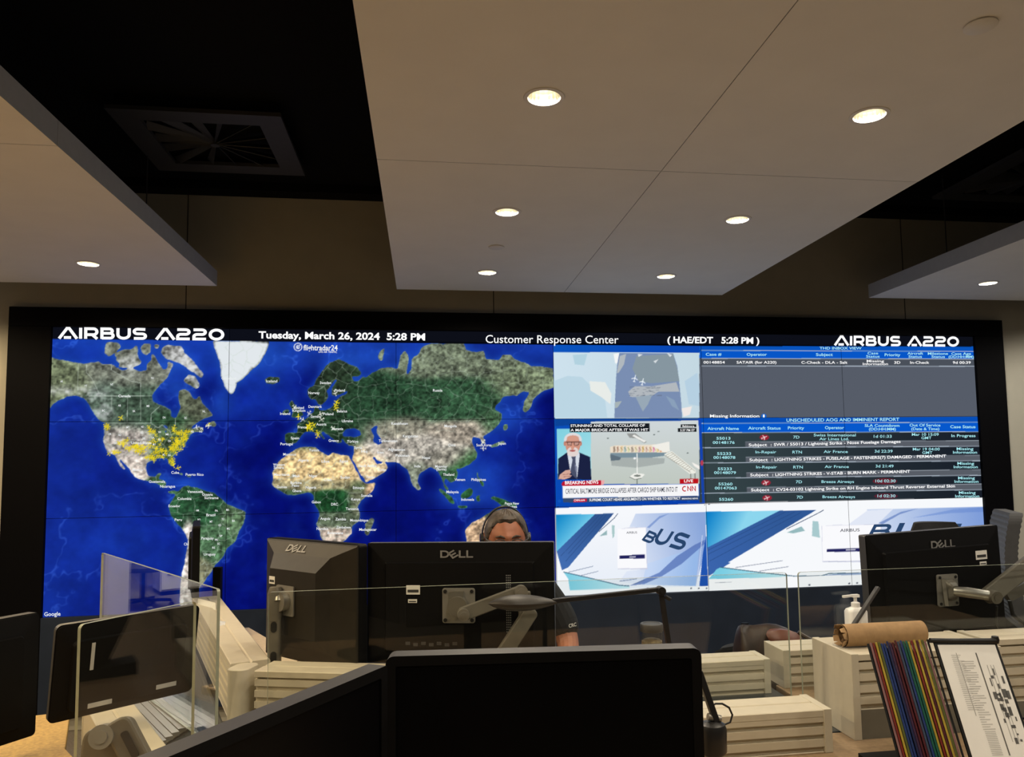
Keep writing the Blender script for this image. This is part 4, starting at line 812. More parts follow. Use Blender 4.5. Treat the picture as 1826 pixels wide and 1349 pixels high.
desk('desk', 'yellow-orange wood desk in the bottom left corner of the photo', [(-2.3, 1.1), (-.78, 1.1), (-.72, 2.08), (-1.075, 2.585), (-1.225, 2.975), (-2.3, 2.72)], 'desk_orange', legs=((-2.0, 1.9, .04, .9), (-.95, 1.6, .04, .6)))
desk('desk', 'right rear desk behind the glass screen carrying the right workstation', [(1.30, 2.46), (3.4, 2.46), (3.4, 2.80), (1.30, 2.80)], 'desk_brown', legs=((1.4, 2.63, .04, .3), (3.2, 2.63, .04, .3)))
# ------------------------------------------------------------------ slatted storage units (aluminium rail consoles)
def slat_unit(label, p0, ang, L, dep, h, z=DZ, pitch=.034, caps=(1, 1), low=0.0, group='slatted beige storage units'):
    """front face towards local -Y, left end at p0, running along local +X"""
    t = thing('slat_storage_unit', label, 'storage unit', (p0[0], p0[1], z), ang, group)
    cw = .024; prof = [(.006, low)]; y = low+.004
    top = h-.020
    while y+pitch < top+.012:
        prof += [(.012, y), (.012, y+.0115), (.001, y+.0135), (.001, y+pitch)]; y += pitch
        if y+pitch >= top+.012: prof += [(.012, y), (.012, top)]
    prof += [(.012, top+.0005), (.0, top+.001), (.0, h-.002), (.003, h), (dep*.46, h), (dep*.46+.003, h-.004), (dep*.46+.008, h-.004), (dep*.46+.011, h), (dep-.004, h), (dep, h-.004), (dep, low)]
    x0, x1 = (cw if caps[0] else 0), L-(cw if caps[1] else 0)
    b = MB(); b.loft([[(x, p[0], p[1]) for p in prof] for x in (x0, x1)]); b.build('slatted_body', 'beige_metal', t)
    for k, on in enumerate(caps):
        if on: xx = 0 if k == 0 else L-cw; MB().bb((xx, -.002, 0), (xx+cw, dep+.001, h+.0015)).build('end_cap', 'beige_cap', t, bevel=.0015)
    if low > 0: MB().bb((x0, .004, 0), (x1, dep-.004, low)).build('lower_panel', 'grey_panel', t)
    return t
slat_unit('low slatted beige storage unit in front, right of the central black monitor', (-.10, 2.135), 0.0, 1.257, .145, .12)
slat_unit('low slatted beige unit on the dark desk behind the middle glass screen', (.64, 2.705), 0.0, .598, .13, .12)
slat_unit('beige unit with a pale bare left side, seen between the glass panes', (1.310, 2.752), 0.0, .46, .16, .135, caps=(1, 1))
slat_unit('tall beige slatted cabinet under the brown paper roll', (1.268, 2.21), 0.0, .50, .235, .25, low=.085)
slat_unit('beige slatted unit behind the open page of the colour-edged reference rack', (1.79, 2.30), 0.0, 1.05, .14, .25, low=.05)
WA = math.atan2(-.10, .327)
slat_unit('beige slatted unit below the left angled monitor, behind the slanted black monitor top', (-.530, 2.588), WA, .45, .13, .20, caps=(0, 1))
wd = Vector((-.343, .94)).normalized(); wl = 1.50
slat_unit('long beige slatted unit running away behind the upright glass pane at the left', (-.60+wd.x*(wl+.08), 2.62+wd.y*(wl+.08)), math.atan2(-wd.y, -wd.x), wl, .125, .20, caps=(1, 0))
pst = MB(); pst.prism(rrect(.075, .10, .03), 0, .198); o = pst.build('corner_post', 'beige_cap', None, smooth=True, bevel=.002); o.location = (-.580, 2.662, DZ); o.rotation_euler = (0, 0, WA); tag(o, 'plain rounded beige corner post joining the two left slatted units', 'corner post')
nd = Vector((.479, -.878)).normalized()
slat_unit('yellow-lit slatted unit under the tilted black panel in the lower left corner', (-.60-.0, 2.055), math.atan2(-nd.y, -nd.x), .70, .12, .13, caps=(1, 1))
tr = thing('cable_grille', 'grey ribbed grille strip beside the near slatted unit at lower left', 'grille', (-.75, 2.35, DZ))
g0, g1, g2, g3 = [Vector(at(x, y, z=DZ+.004)) for x, y in ((203, 1244), (262, 1228), (340, 1296), (283, 1334))]
bs_ = MB(); bs_.loft([[q+Vector((0, 0, k))-tr.location for q in (g0, g1, g2, g3)] for k in (0, .004)]); bs_.build('tray', 'grey_panel', tr)
for k in range(5):
    u = .04+.2*k; a, b_ = g0.lerp(g1, u+.07), g3.lerp(g2, u+.07); MB().beam(a+Vector((0, 0, .009))-tr.location, b_+Vector((0, 0, .009))-tr.location, .022, .012).build('rib', 'rib_grey', tr)
# ------------------------------------------------------------------ glass screens
def pane(label, a, b, z0, z1, foot=()):
    a, b = Vector((a[0], a[1], 0)), Vector((b[0], b[1], 0)); L = (b-a).length; d = (b-a).normalized()
    t = thing('glass_screen', label, 'glass screen', (a.x, a.y, z0), math.atan2(d.y, d.x), 'desk glass screens')
    th = .009; m = MB(); pr = rrect(L, z1-z0, .010, L/2, (z1-z0)/2, 4); n = len(pr)
    m.add([(x, -th/2, z) for x, z in pr]+[(x, th/2, z) for x, z in pr], [tuple(range(n)), tuple(range(2*n-1, n-1, -1))])
    m.build('pane', 'pane_glass', t)
    e = MB(); e.loft([[(x, y, z) for x, z in pr] for y in (-th/2, th/2)], cap=False); e.build('polished_edge', 'pane_edge', t)
    for fx in foot: MB().bb((fx-.03, -.022, 0), (fx+.03, .022, .035)).build('clamp', 'beige_cap', t, bevel=.004)
    return t
pane('wide clear glass screen standing across the middle in front of the seated person', (-.442, 2.337), (1.141, 2.349), .672, 1.15)
pane('clear glass screen on the right, in front of the tilted right monitor', (1.233, 2.455), (2.9, 2.455), .672, 1.1335)
pA = pane('slanting clear glass pane at the left reflecting an office chair', (-.602, 2.429), (-1.389, 3.641), .692, 1.15)
pane('clear glass pane in front of the tilted black panel at lower left', (-.676, 1.67), (-.525, 1.909), .672, 1.2)
bk = MB(); bk.loft([[(-.05, -.035, 0), (.05, -.035, 0), (.05, .035, 0), (-.05, .035, 0)], [(-.045, -.03, .05), (.02, -.03, .085), (.02, .03, .085), (-.045, .03, .05)]])
o = bk.build('pane_foot', 'beige_cap', None, bevel=.004); o.location = (-.585, 2.36, DZ); o.rotation_euler = (0, 0, -1.0); tag(o, 'wedge-shaped beige foot at the base of the two left glass panes', 'bracket')
# ------------------------------------------------------------------ monitors
def lay(vs, T, w, h):                                       # outline (u right, v up) -> size w x h, 1 mm thick faces on a plane
    a, b = vs[:, 0].min(), vs[:, 0].max(); c, d = vs[:, 1].min(), vs[:, 1].max()
    return [(((x-a)/(b-a)-.5)*w, ((y-c)/(d-c)-.5)*h) for x, y in vs]
def monitor(label, w, h, loc, rotz, tilt=0.0, roll=0.0, back='flat', stand=None, group='desktop monitors', logo=None, stickers=(), rim='edge_plastic', body='black_plastic', r=.012, depth=.034, name='desktop_monitor'):
    """screen towards local -Y; loc = middle of the panel's bottom edge (or the desk point when stand = height of that edge)"""
    t = thing(name, label, 'monitor', loc, rotz, group)
    z0 = stand or 0.0
    T = Matrix.Translation((0, 0, z0+h/2))@Matrix.Rotation(roll, 4, 'Y')@Matrix.Rotation(tilt, 4, 'X')
    ring = MB(); o4, i4 = rrect(w, h, r), rrect(w-.034, h-.034, .004)
    ring.loft([[(x, y, z) for x, z in q] for q, y in ((o4, -depth/2), (o4, depth/2), (i4, depth/2), (i4, -depth/2), (o4, -depth/2))], T, cap=False); ring.mi = [0 if k//len(o4) == 0 else 1 for k in range(len(ring.f))]; ring.build('bezel', [rim, 'black_plastic'], t)  # outer rim coloured lighter than the front lip, as if catching light
    sc_ = MB(); sc_.loft([[(x, y, z) for x, z in rrect(w-.034, h-.034, .003)] for y in (-depth/2+.003, -depth/2+.008)], T); sc_.build('screen', 'screen_off', t)
    bs = MB()
    if back == 'flat':
        L = [(w-.004, h-.004, 0, depth/2-.004), (w-.006, h-.006, 0, depth/2+.003), (w*.80, h*.74, -.01, depth/2+.010), (w*.78, h*.72, -.01, depth/2+.020)]
        bs.loft([[(x, y, z) for x, z in rrect(a, b, r, 0, c)] for a, b, c, y in L], T)
        ybk = depth/2+.020
    else:
        def rc(x0, x1, za, zb, y): return [(x0, y, za), (x1, y, za), (x1, y, zb), (x0, y, zb)]
        H = h/2; Wd = w/2
        bs.loft([rc(-Wd+.002, Wd-.002, -H+.002, H-.002, depth/2-.004), rc(-Wd+.003, Wd-.003, -H+.003, H-.003, depth/2+.004), rc(-Wd*.985, Wd*.985, -H*.96, H*.965, depth/2+.006), rc(-Wd*.62, Wd*.62, -H*.72, H*.78, depth/2+.040), rc(-Wd*.50, Wd*.50, -H*.5, H*.55, depth/2+.075)], T)
        ybk = depth/2+.075
    bs.build('back_shell', body, t)
    if logo:
        vs, fs = dell_letters(); lx, lz, lw, lh = logo; q = lay(vs, None, lw, lh)
        if back == 'flat': LT = T@Matrix.Translation((lx, depth/2+.0112, lz))
        else:
            ang = math.atan2(.034, h/2*.185); LT = T@Matrix.Translation((lx, depth/2+.006+.034*(.965-lz/(h/2))/.185+.003, lz))@Matrix.Rotation(ang, 4, 'X')
        lg = MB(); lg.add([(-x, 0, z) for x, z in q], fs, LT); lg.build('logo', 'logo_grey', t)
    for sx, sz, sw, sh in stickers:
        lb = MB(); lb.box((sx, ybk+.0006, sz), (sw, .0008, sh), T); s_ = lb.build('sticker', 'label_white', t)
        MB().box((sx, ybk+.0013, sz-sh*.12), (sw*.8, .0004, sh*.3), T).build('printed_bar', 'label_ink', s_)
    if stand:
        MB().bb((-.035, depth/2+.012, .02), (.035, depth/2+.045, z0+h*.55)).build('stand_neck', 'black_plastic', t, bevel=.006)
        MB().loft([[(x, y+.03, z) for x, y in rrect(.24, .19, .05)] for z in (0, .012, .020)]).build('stand_base', 'black_plastic', t, bevel=.003)
    return t, T, ybk
# front pair, screens towards the camera
def two(a, b): a, b = Vector(a), Vector(b); d = b-a; return (a+b)/2, math.atan2(d.y, d.x), d.length
m_, a_, l_ = two((-.064, 1.386), (.478, 1.335))
monitor('black switched-off monitor seen square on, bottom centre of the photo', l_, .335, (m_.x, m_.y, DZ), a_, stand=.175, group='front black monitors', depth=.04, r=.014)
m_, a_, l_ = two((-.358, .862), (-.074, 1.318))
monitor('black monitor turned sideways, its top edge slanting across the bottom left', l_, .335, (m_.x, m_.y, DZ), a_, stand=.175, group='front black monitors', depth=.034, r=.006)
# centre: back towards the camera
m_, a_, l_ = two((.424, 2.538), (-.184, 2.683)); hC = .39
cN = Vector((-math.sin(a_), math.cos(a_), 0)); cX = Vector((math.cos(a_), math.sin(a_), 0))
mC = Vector((m_.x, m_.y, 0))
tC, TC, yC = monitor('black monitor, back to us, hiding the seated person, grey maker letters on top', l_, hC, (mC.x, mC.y, 1.25-hC), a_, logo=(.008, .158, .110, .030), stickers=((.152, .044, .046, .030), (.154, .008, .030, .012)), r=.004)
vg = MB()
for i in range(3):
    for j in range(26): vg.box((-.158-i*.006, yC+.0006, .09-j*.0075), (.0035, .0012, .0035), Matrix.Translation((0, 0, hC/2)))
vg.build('vent_slots', 'logo_grey', tC)
pr_ = MB()
for i in range(7): pr_.box((.17-i*.026, yC+.001, -.128-.004*(i % 2)), (.015, .003, .010), Matrix.Translation((0, 0, hC/2)))
pr_.build('port_strip', 'edge_plastic', tC)
# left: angled back
m_, a_, l_ = two((-.199, 2.632), (-.561, 3.016)); hL = .42
aL = a_
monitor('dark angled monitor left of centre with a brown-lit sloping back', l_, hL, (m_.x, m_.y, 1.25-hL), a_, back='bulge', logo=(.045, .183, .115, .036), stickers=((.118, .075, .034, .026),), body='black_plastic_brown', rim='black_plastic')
mL = Vector((m_.x, m_.y, 0))
# right: rolled a little
m_, a_, l_ = two((2.11, 2.60), (1.536, 2.53)); hR = .40
aR = a_; mR = Vector((m_.x, m_.y, 0))
tR, TR, yR = monitor('black monitor near the right edge, back to us, with two white stickers', l_, hR, (mR.x, mR.y+.03, 1.247-hR), a_, roll=.03, back='flat', logo=(-.03, .148, .105, .036), stickers=((-.185, .100, .050, .032), (-.190, .070, .030, .012)), r=.006)
# edge-on monitor far left
monitor('slim dark monitor seen edge on before South America on the map', .50, .34, (-1.145, 4.17, .895), math.radians(90+15.4), tilt=0, stand=None, rim='black_plastic', back='flat', depth=.030)
arm = MB(); arm.bb((-.02, -.02, 0), (.02, .02, .34)); o = arm.build('monitor_post', 'black_plastic', None, bevel=.003); o.location = (-1.04, 4.17, DZ-.0); tag(o, 'short black post carrying the edge-on monitor at far left', 'post')
# lower left: tilted panel, its back with pale strips towards us, and its neighbour
pa, pb = Vector((-.984, 2.246, 1.10)), Vector((-.693, 2.504, 1.10))
m_, a_, l_ = two((pb.x, pb.y), (pa.x, pa.y)); hB = .265
tB, TB, yB = monitor('black panel tilted at lower left with three pale tape strips, behind clear glass', l_, hB, (m_.x-.0, m_.y+.02, 1.098-hB), a_, tilt=math.radians(-9), back='flat', rim='edge_plastic', r=.016, depth=.014)
for sx, sz, sw, sh in ((.105, .040, .009, .075), (.075, -.098, .062, .013), (-.105, -.088, .058, .013)):
    MB().box((sx, yB+.001, sz), (sw, .0012, sh), Matrix.Translation((0, 0, hB/2))@Matrix.Rotation(math.radians(-9), 4, 'X')).build('tape_strip', 'paper_grey', tB)
m_, a_, l_ = two((-1.005, 2.36), (-1.30, 1.95))
monitor('dark monitor cut off by the left photo edge on the orange wood desk', l_, .36, (-1.30, 2.36, DZ), math.radians(58+180), stand=.052, rim='edge_plastic', back='flat', body='black_plastic')
# ------------------------------------------------------------------ monitor arms
def P3(px, py, y): return Vector(at(px, py, y=y))
def rel(t, mb):
    for v in mb.v: v -= t.location
    return mb
def joint(mb, c, ax, r, w): c = Vector(c); ax = Vector(ax).normalized(); mb.cyl(c-ax*w/2, c+ax*w/2, r, n=22); mb.cyl(c-ax*(w/2+.003), c+ax*(w/2+.003), r*.55, n=18)
def slab_link(mb, a, b, w, th, nrm):                        # rounded flat link with its broad side facing nrm
    a, b, n = Vector(a), Vector(b), Vector(nrm).normalized(); d = (b-a).normalized(); s = d.cross(n).normalized(); L = (b-a).length
    pr = rrect(L+w*.7, w, w*.35, L/2, 0, 5)
    mb.loft([[a+d*x+s*y+n*k for x, y in pr] for k in (-th/2, th/2)])
# centre arm
t = thing('monitor_mount', 'grey jointed monitor arm holding the centre monitor, round pivots', 'monitor arm', (.22, 2.47, DZ))
cc = mC-cX*0+Vector((0, 0, 1.06)); cc = P3(814, 1083, 2.53)
v = MB(); yb = cN
fc = Vector((cc.x, cc.y, cc.z)); base_on = mC+cN*(yC+.004); off = (fc-base_on).dot(cN); fc -= cN*off
v.loft([[fc+cX*x+Vector((0, 0, z))+cN*k for x, z in rrect(.108, .112, .008)] for k in (0, .006)]); vp = rel(t, v).build('vesa_plate', 'vesa_grey', t, bevel=.001)
sq = MB()
for sx in (-.044, .044):
    for sz in (-.046, .046): c = fc+cX*sx+Vector((0, 0, sz)); sq.cyl(c+cN*.004, c+cN*.010, .006, n=12)
rel(t, sq).build('screw', 'cable_black', vp)
v = MB(); c = fc+cN*.006; v.cyl(c, c+cN*.025, .032, n=26); v.bb(tuple(c+Vector((-.03, -.0, .025))), tuple(c+Vector((.015, -.012, .048)))); rel(t, v).build('tilt_head', 'arm_metal', t, smooth=True)
j1 = P3(826, 1094, 2.462); j2 = P3(926, 1056, 2.455); j3 = P3(897, 1172, 2.45)
v = MB(); slab_link(v, j1, j2, .042, .03, (0, -1, .1)); rel(t, v).build('upper_link', 'arm_metal', t, bevel=.003)
v = MB(); slab_link(v, P3(945, 1092, 2.455), P3(872, 1205, 2.45), .046, .03, (0, -1, 0)); v.beam(j2+Vector((.018, .02, 0)), j2+Vector((.02, .02, -.09)), .04, .02); rel(t, v).build('lower_link', 'arm_metal', t, bevel=.003)
v = MB(); joint(v, j1+Vector((0, -.012, 0)), (0, 1, 0), .019, .024); joint(v, j2+Vector((.004, -.012, .004)), (0, 1, 0), .021, .024); rel(t, v).build('pivot', 'steel', t, smooth=True)
v = MB(); v.bb((j3.x-.09, 2.42, DZ), (j3.x+.01, 2.50, DZ+.03)); v.cyl((j3.x-.04, 2.455, DZ+.03), (j3.x-.04, 2.455, j3.z-.08), .022, n=20); rel(t, v).build('desk_clamp', 'arm_metal', t)
# left arm post beside the left angled monitor
t = thing('monitor_mount', 'upright dark grey arm column with slots beside the left angled monitor', 'monitor arm', (-.47, 2.78, DZ))
c0 = P3(489, 1185, 2.78); c1 = P3(489, 1100, 2.78); c2 = P3(491, 1046, 2.78)
v = MB(); v.loft([[(c0.x+x, 2.78+y, z) for x, y in rrect(.044, .034, .010)] for z in (DZ, c1.z)]); col = rel(t, v).build('column', 'arm_metal', t)
for zz in (c1.z-.03, c0.z+.03):
    v = MB(); pr = rrect(.020, .036, .010); v.loft([[(c0.x+x, 2.78+k, zz+z) for x, z in pr] for k in (-.0185, -.0155)]); rel(t, v).build('slot', 'cable_black', col)
v = MB(); v.loft([[(c0.x+x*s, 2.78+y*s, z) for x, y in rrect(.048, .042, .016)] for z, s in ((c1.z-.01, .9), (c1.z+.01, 1), (c2.z-.02, 1), (c2.z, .75))]); rel(t, v).build('elbow', 'arm_metal', t, smooth=True)
hd = mL+Vector((-math.sin(aL), math.cos(aL), 0))*(.017+.075+.001); nL = Vector((-math.sin(aL), math.cos(aL), 0)); xL = Vector((math.cos(aL), math.sin(aL), 0))
q0 = P3(521, 1068, 2.80); fcL = q0-nL*((q0-(hd)).dot(nL))
v = MB(); v.loft([[fcL+xL*x+Vector((0, 0, z))+nL*k for x, z in rrect(.10, .10, .006)] for k in (.001, .006)]); rel(t, v).build('vesa_plate', 'vesa_grey', t)
v = MB(); v.cyl(fcL+nL*.006, fcL+nL*.03, .034, n=24); v.tube([fcL+nL*.03, Vector((c0.x+.012, 2.78, c2.z-.02))], .014, 12); rel(t, v).build('swivel', 'steel', t, smooth=True)
# right arm
t = thing('monitor_mount', 'grey articulated arm reaching in from the right edge to the right monitor', 'monitor arm', (2.2, 2.52, DZ))
nR = Vector((-math.sin(aR), math.cos(aR), 0)); xR = Vector((math.cos(aR), math.sin(aR), 0)); bR = Vector((mR.x, mR.y+.03, 0))+nR*(yR+.002)
q0 = P3(1712, 1056, 2.5); fR = q0-nR*((q0-bR).dot(nR))
v = MB(); v.loft([[fR+xR*x+Vector((0, 0, z))+nR*k for x, z in rrect(.088, .112, .006)] for k in (0, .006)]); vp = rel(t, v).build('vesa_plate', 'vesa_grey', t)
v = MB(); 
for sx in (-.034, .034):
    for sz in (-.046, .046): c = fR+xR*sx+Vector((0, 0, sz)); v.cyl(c+nR*.004, c+nR*.009, .005, n=10)
rel(t, v).build('screw', 'cable_black', vp)
e1 = P3(1769, 1062, 2.50); h0 = fR+nR*.006
v = MB(); v.loft([[h0+xR*(x*s-.004)+Vector((0, 0, z*s))+nR*k for x, z in rrect(.05, .075, .012)] for k, s in ((0, 1), (.018, .8), (.03, .5))]); v.beam(h0+nR*.0+xR*.02+Vector((0,0,.04)), h0+xR*.03+nR*.02+Vector((0,0,-.05)), .012, .01); rel(t, v).build('tilt_head', 'arm_metal', t)
v = MB(); v.tube([h0+nR*.02, h0+nR*.03+Vector((.04, -.01, -.003)), e1], [.016, .019, .017], 16); rel(t, v).build('wrist', 'steel', t, smooth=True)
v = MB(); joint(v, e1, (0, 1, .1), .022, .05); rel(t, v).build('pivot', 'arm_metal', t, smooth=True)
e2 = P3(1862, 985, 2.52)
v = MB(); slab_link(v, e1+Vector((0, .012, 0)), e2, .058, .03, (0, -1, .25)); rel(t, v).build('forearm', 'arm_metal', t, bevel=.004)
e3 = P3(1850, 1075, 2.50)
v = MB(); slab_link(v, P3(1800, 1062, 2.57), P3(1880, 1020, 2.57), .035, .02, (0, -1, .2)); v.cyl((e2.x+.02, 2.52, DZ), (e2.x+.02, 2.52, e2.z), .02, n=18); v.bb((e2.x-.03, 2.465, DZ), (e2.x+.07, 2.55, DZ+.02)); rel(t, v).build('post', 'arm_metal', t)
v = MB(); v.tube([P3(1800, 1070, 2.52), P3(1806, 1095, 2.52), P3(1826, 1112, 2.53), P3(1850, 1100, 2.54)], .007, 8); v.tube([P3(1778, 1080, 2.5), P3(1776, 1110, 2.51), P3(1790, 1135, 2.52)], .004, 8); rel(t, v).build('cable', 'cable_black', t, smooth=True)
# arm in the lower left corner
t = thing('monitor_mount', 'brown-grey arm elbow with a round pivot in the lower left corner', 'monitor arm', (-.72, 1.93, DZ))
yy = 1.93
A0, A1, A2 = P3(160, 1380, yy), P3(190, 1309, yy), P3(232, 1300, yy)
v = MB(); slab_link(v, P3(176, 1400, yy), P3(187, 1320, yy), .085, .04, (0, -1, .2)); rel(t, v).build('lower_link', 'arm_metal', t, bevel=.006)
v = MB(); slab_link(v, P3(216, 1297, yy-.02), P3(262, 1385, yy-.02), .058, .035, (0, -1, .3)); fl = rel(t, v).build('forearm', 'arm_metal', t, bevel=.006)
v = MB(); a, b = P3(222, 1308, yy-.0408), P3(241, 1345, yy-.0408); slab_link(v, a, b, .016, .003, (0, -1, .3)); rel(t, v).build('slot', 'cable_black', fl)
v = MB(); joint(v, P3(184, 1312, yy-.03), (0, 1, -.2), .026, .03); rel(t, v).build('pivot', 'vesa_grey', t, smooth=True)
v = MB(); v.cyl((-.735, 1.95, DZ), (-.735, 1.95, .80), .028, n=20); v.cyl((-.735, 1.95, DZ), (-.735, 1.95, DZ+.012), .045, n=24); rel(t, v).build('base', 'arm_metal', t)
# ------------------------------------------------------------------ lamps
t = thing('desk_lamp', 'black desk lamp with hanging cylindrical head beside the central front monitor', 'lamp', (.50, 1.63, DZ), 0, 'desk lamps')
hb, ht = P3(1272, 1343, 1.6), P3(1273, 1288, 1.6)
v = MB(); v.lathe([(.0, hb.z), (.024, hb.z), (.0285, hb.z+.006), (.0295, ht.z-.012), (.026, ht.z-.002), (.012, ht.z+.004), (0, ht.z+.004)], 28, Matrix.Translation((hb.x, 1.6, 0))); rel(t, v).build('lamp_head', 'lamp_black', t, smooth=True)
v = MB(); p0 = P3(1277, 1286, 1.6); p1 = P3(1246, 1196, 1.61); v.beam(p0, p1, .013, .018, up=(0, 1, 0)); v.beam(p1, (.49, 1.63, p1.z+.02), .013, .016); rel(t, v).build('arm', 'lamp_black', t, bevel=.002)
v = MB(); v.lathe([(0, 0), (.07, 0), (.07, .012), (.015, .018), (.009, .03), (.009, p1.z+.03-DZ), (0, p1.z+.035-DZ)], 24, Matrix.Translation((.48, 1.63, DZ))); rel(t, v).build('stand', 'lamp_black', t, smooth=True)
v = MB(); v.cyl(P3(1262, 1277, 1.6), P3(1285, 1281, 1.6), .0075, n=14); rel(t, v).build('hinge', 'steel', t, smooth=True)
v = MB(); v.tube([P3(x, y, 1.605) for x, y in ((1268,1258),(1276,1254),(1288,1254),(1300,1261),(1306,1274),(1302,1287),(1290,1292),(1276,1290),(1262,1290),(1247,1296))], .0022, 8); rel(t, v).build('cable', 'cable_black', t, smooth=True)
t = thing('task_lamp', 'grey task lamp with a leaf-shaped shade reaching over the centre monitor arm', 'lamp', (.72, 2.20, .79), 0, 'desk lamps')
sa, sb = P3(870, 1076, 2.2), P3(997, 1073, 2.2); v = MB(); loops = []
for k in range(13):
    u = k/12; c = sa.lerp(sb, u); wv = math.sin(PI*min(1, u*1.0))**.75*(1-.35*u); hgt = .030*wv+.001; dpt = .055*wv+.001
    top = .020*math.sin(PI*min(1, u*1.35)) if u < .74 else .004
    loops.append([(c.x, 2.2+dpt*math.cos(a), c.z+.004*wv+(hgt*.75 if math.sin(a) > 0 else hgt*.95)*math.sin(a)) for a in [2*PI*i/16 for i in range(16)]])
v.loft(loops); rel(t, v).build('shade', 'shade_grey', t, smooth=True)
hg = P3(1178, 1050, 2.2)
v = MB(); v.beam(P3(985, 1071, 2.2), hg, .014, .013); rel(t, v).build('upper_arm', 'lamp_black', t, bevel=.002)
v = MB(); joint(v, hg+Vector((0, 0, -.004)), (0, 1, 0), .012, .03); v.cyl(hg+Vector((.012, 0, -.02)), hg+Vector((.028, 0, -.03)), .006, n=10); rel(t, v).build('hinge', 'lamp_black', t, smooth=True)
v = MB(); v.beam(hg, (.72, 2.20, .81), .013, .013, up=(0, 1, 0)); rel(t, v).build('lower_arm', 'lamp_black', t)
v = MB(); v.lathe([(0, .7925), (.05, .7925), (.05, .807), (.012, .815), (0, .815)], 24, Matrix.Translation((.72, 2.20, 0))); rel(t, v).build('base', 'lamp_black', t, smooth=True)
# slim dark bar modelled in place of a glass reflection by the soap bottle
o = MB().beam(P3(1513, 1128, 2.375), P3(1566, 1046, 2.39), .016, .010).build('dark_rod', 'edge_plastic', None, bevel=.002); tag(o, 'slim dark rod leaning across the white pump bottle', 'rod')
# ------------------------------------------------------------------ things on the desks
# pump bottle
bz = .9215; by = 2.425; bxp = at(1527, 1110, y=by)[0]
t = thing('pump_bottle', 'white hand sanitiser pump bottle behind the brown paper roll', 'bottle', (bxp, by, bz))
MB().loft([[(x, y, z) for x, y in rrect(w_, d_, r_)] for w_, d_, r_, z in ((.060, .040, .012, 0), (.068, .046, .014, .004), (.068, .046, .014, .082), (.060, .040, .014, .090), (.030, .028, .013, .096))]).build('bottle_body', 'white_plastic', t, smooth=True)
MB().lathe([(.0, .096), (.014, .096), (.014, .110), (.010, .112), (.0055, .114), (.0055, .130), (0, .130)], 20).build('collar', 'white_plastic', t, smooth=True)
MB().loft([[(x, y, z) for y, z in ((-.008, .128), (.008, .128), (.007, .137), (-.007, .137))] for x in (-.012, .012)]).beam((-.008, 0, .1335), (-.044, 0, .131), .009, .007).build('pump_head', 'white_plastic', t)
# brown paper roll
t = thing('paper_roll', 'roll of brown kraft paper lying on top of the tall beige cabinet', 'paper roll', (1.44, 2.30, .9565))
ra, L0, L1 = .034, -.145, .125
v = MB(); v.lathe([(ra, L0), (ra*1.01, L0+.1), (ra, L1), (ra*.86, L1+.0005), (ra*.84, L1-.02)], 36, Matrix.Rotation(PI/2, 4, 'Y'), cap=False); v.build('outer_wrap', 'kraft', t, smooth=True)
v = MB()
for rr in (.31, .45, .6, .75, .9): v.loft([[(L0+.004+.002*math.sin(k*1.7), rr*ra*math.cos(k*PI/13), rr*ra*math.sin(k*PI/13)) for k in range(26)], [(L1-.004, rr*ra*math.cos(k*PI/13), rr*ra*math.sin(k*PI/13)) for k in range(26)]], cap=False)
v.build('inner_layers', 'kraft_dark', t, smooth=True)
v = MB()
for k in range(9):
    a = k*2*PI/9+.2; r1, r2 = ra*.85, ra*(1.05+.18*(k % 3)); v.add([(L0+.002, r1*math.cos(a-.4), r1*math.sin(a-.4)), (L0+.002, r1*math.cos(a+.4), r1*math.sin(a+.4)), (L0-.012-.006*(k % 2), r2*.8*math.cos(a+.3), r2*.8*math.sin(a+.3)), (L0-.016, r2*.7*math.cos(a-.2), r2*.7*math.sin(a-.2))], [(0, 1, 2, 3)])
o = v.build('crumpled_end', 'kraft', t); sm = o.modifiers.new('thick', 'SOLIDIFY'); sm.thickness = .0012
# glass jar
jx, jy = at(1162, 1128, y=2.77)[0], 2.77
t = thing('glass_jar', 'small glass jar with a dark lid behind the central front monitor', 'jar', (jx, jy, .7905))
MB().lathe([(0, .0015), (.038, .0015), (.040, .006), (.040, .098), (.036, .106), (.036, .112)], 28, cap=False).build('glass', 'jar_glass', t, smooth=True)
MB().lathe([(0, .004), (.036, .004), (.037, .07), (.030, .075), (0, .078)], 24).build('contents', 'jar_contents', t, smooth=True)
MB().lathe([(0, .104), (.0395, .104), (.042, .107), (.042, .128), (.040, .132), (.030, .133), (.029, .1315), (0, .1315)], 32).build('lid', 'edge_plastic', t, smooth=True)
# leather bag
t = thing('leather_bag', 'dark brown leather bag slumped on a chair behind the right glass gap', 'bag', (1.52, 3.30, .45))
def bag_loop(z, x0, x1, d, wob=0): 
    n = 28; out = []
    for k in range(n):
        a = 2*PI*k/n; ex = abs(math.cos(a))**.6*(1 if math.cos(a) > 0 else -1); ey = abs(math.sin(a))**.6*(1 if math.sin(a) > 0 else -1)
        out.append(((x0+x1)/2-1.52+(x1-x0)/2*ex, d/2*ey+.01*math.sin(a*3+wob), z-.45+.012*math.sin(a*2+wob)*(1 if z > .6 else 0)))
    return out
MB().loft([bag_loop(.455, 1.36, 1.66, .18), bag_loop(.48, 1.345, 1.68, .21), bag_loop(.60, 1.345, 1.69, .21, .5), bag_loop(.70, 1.355, 1.67, .17, 1), bag_loop(.76, 1.365, 1.60, .11, 1.5), bag_loop(.785, 1.375, 1.50, .05, 2)]).build('bag_body', 'leather', t, smooth=True, sub=1)
fl = MB(); 
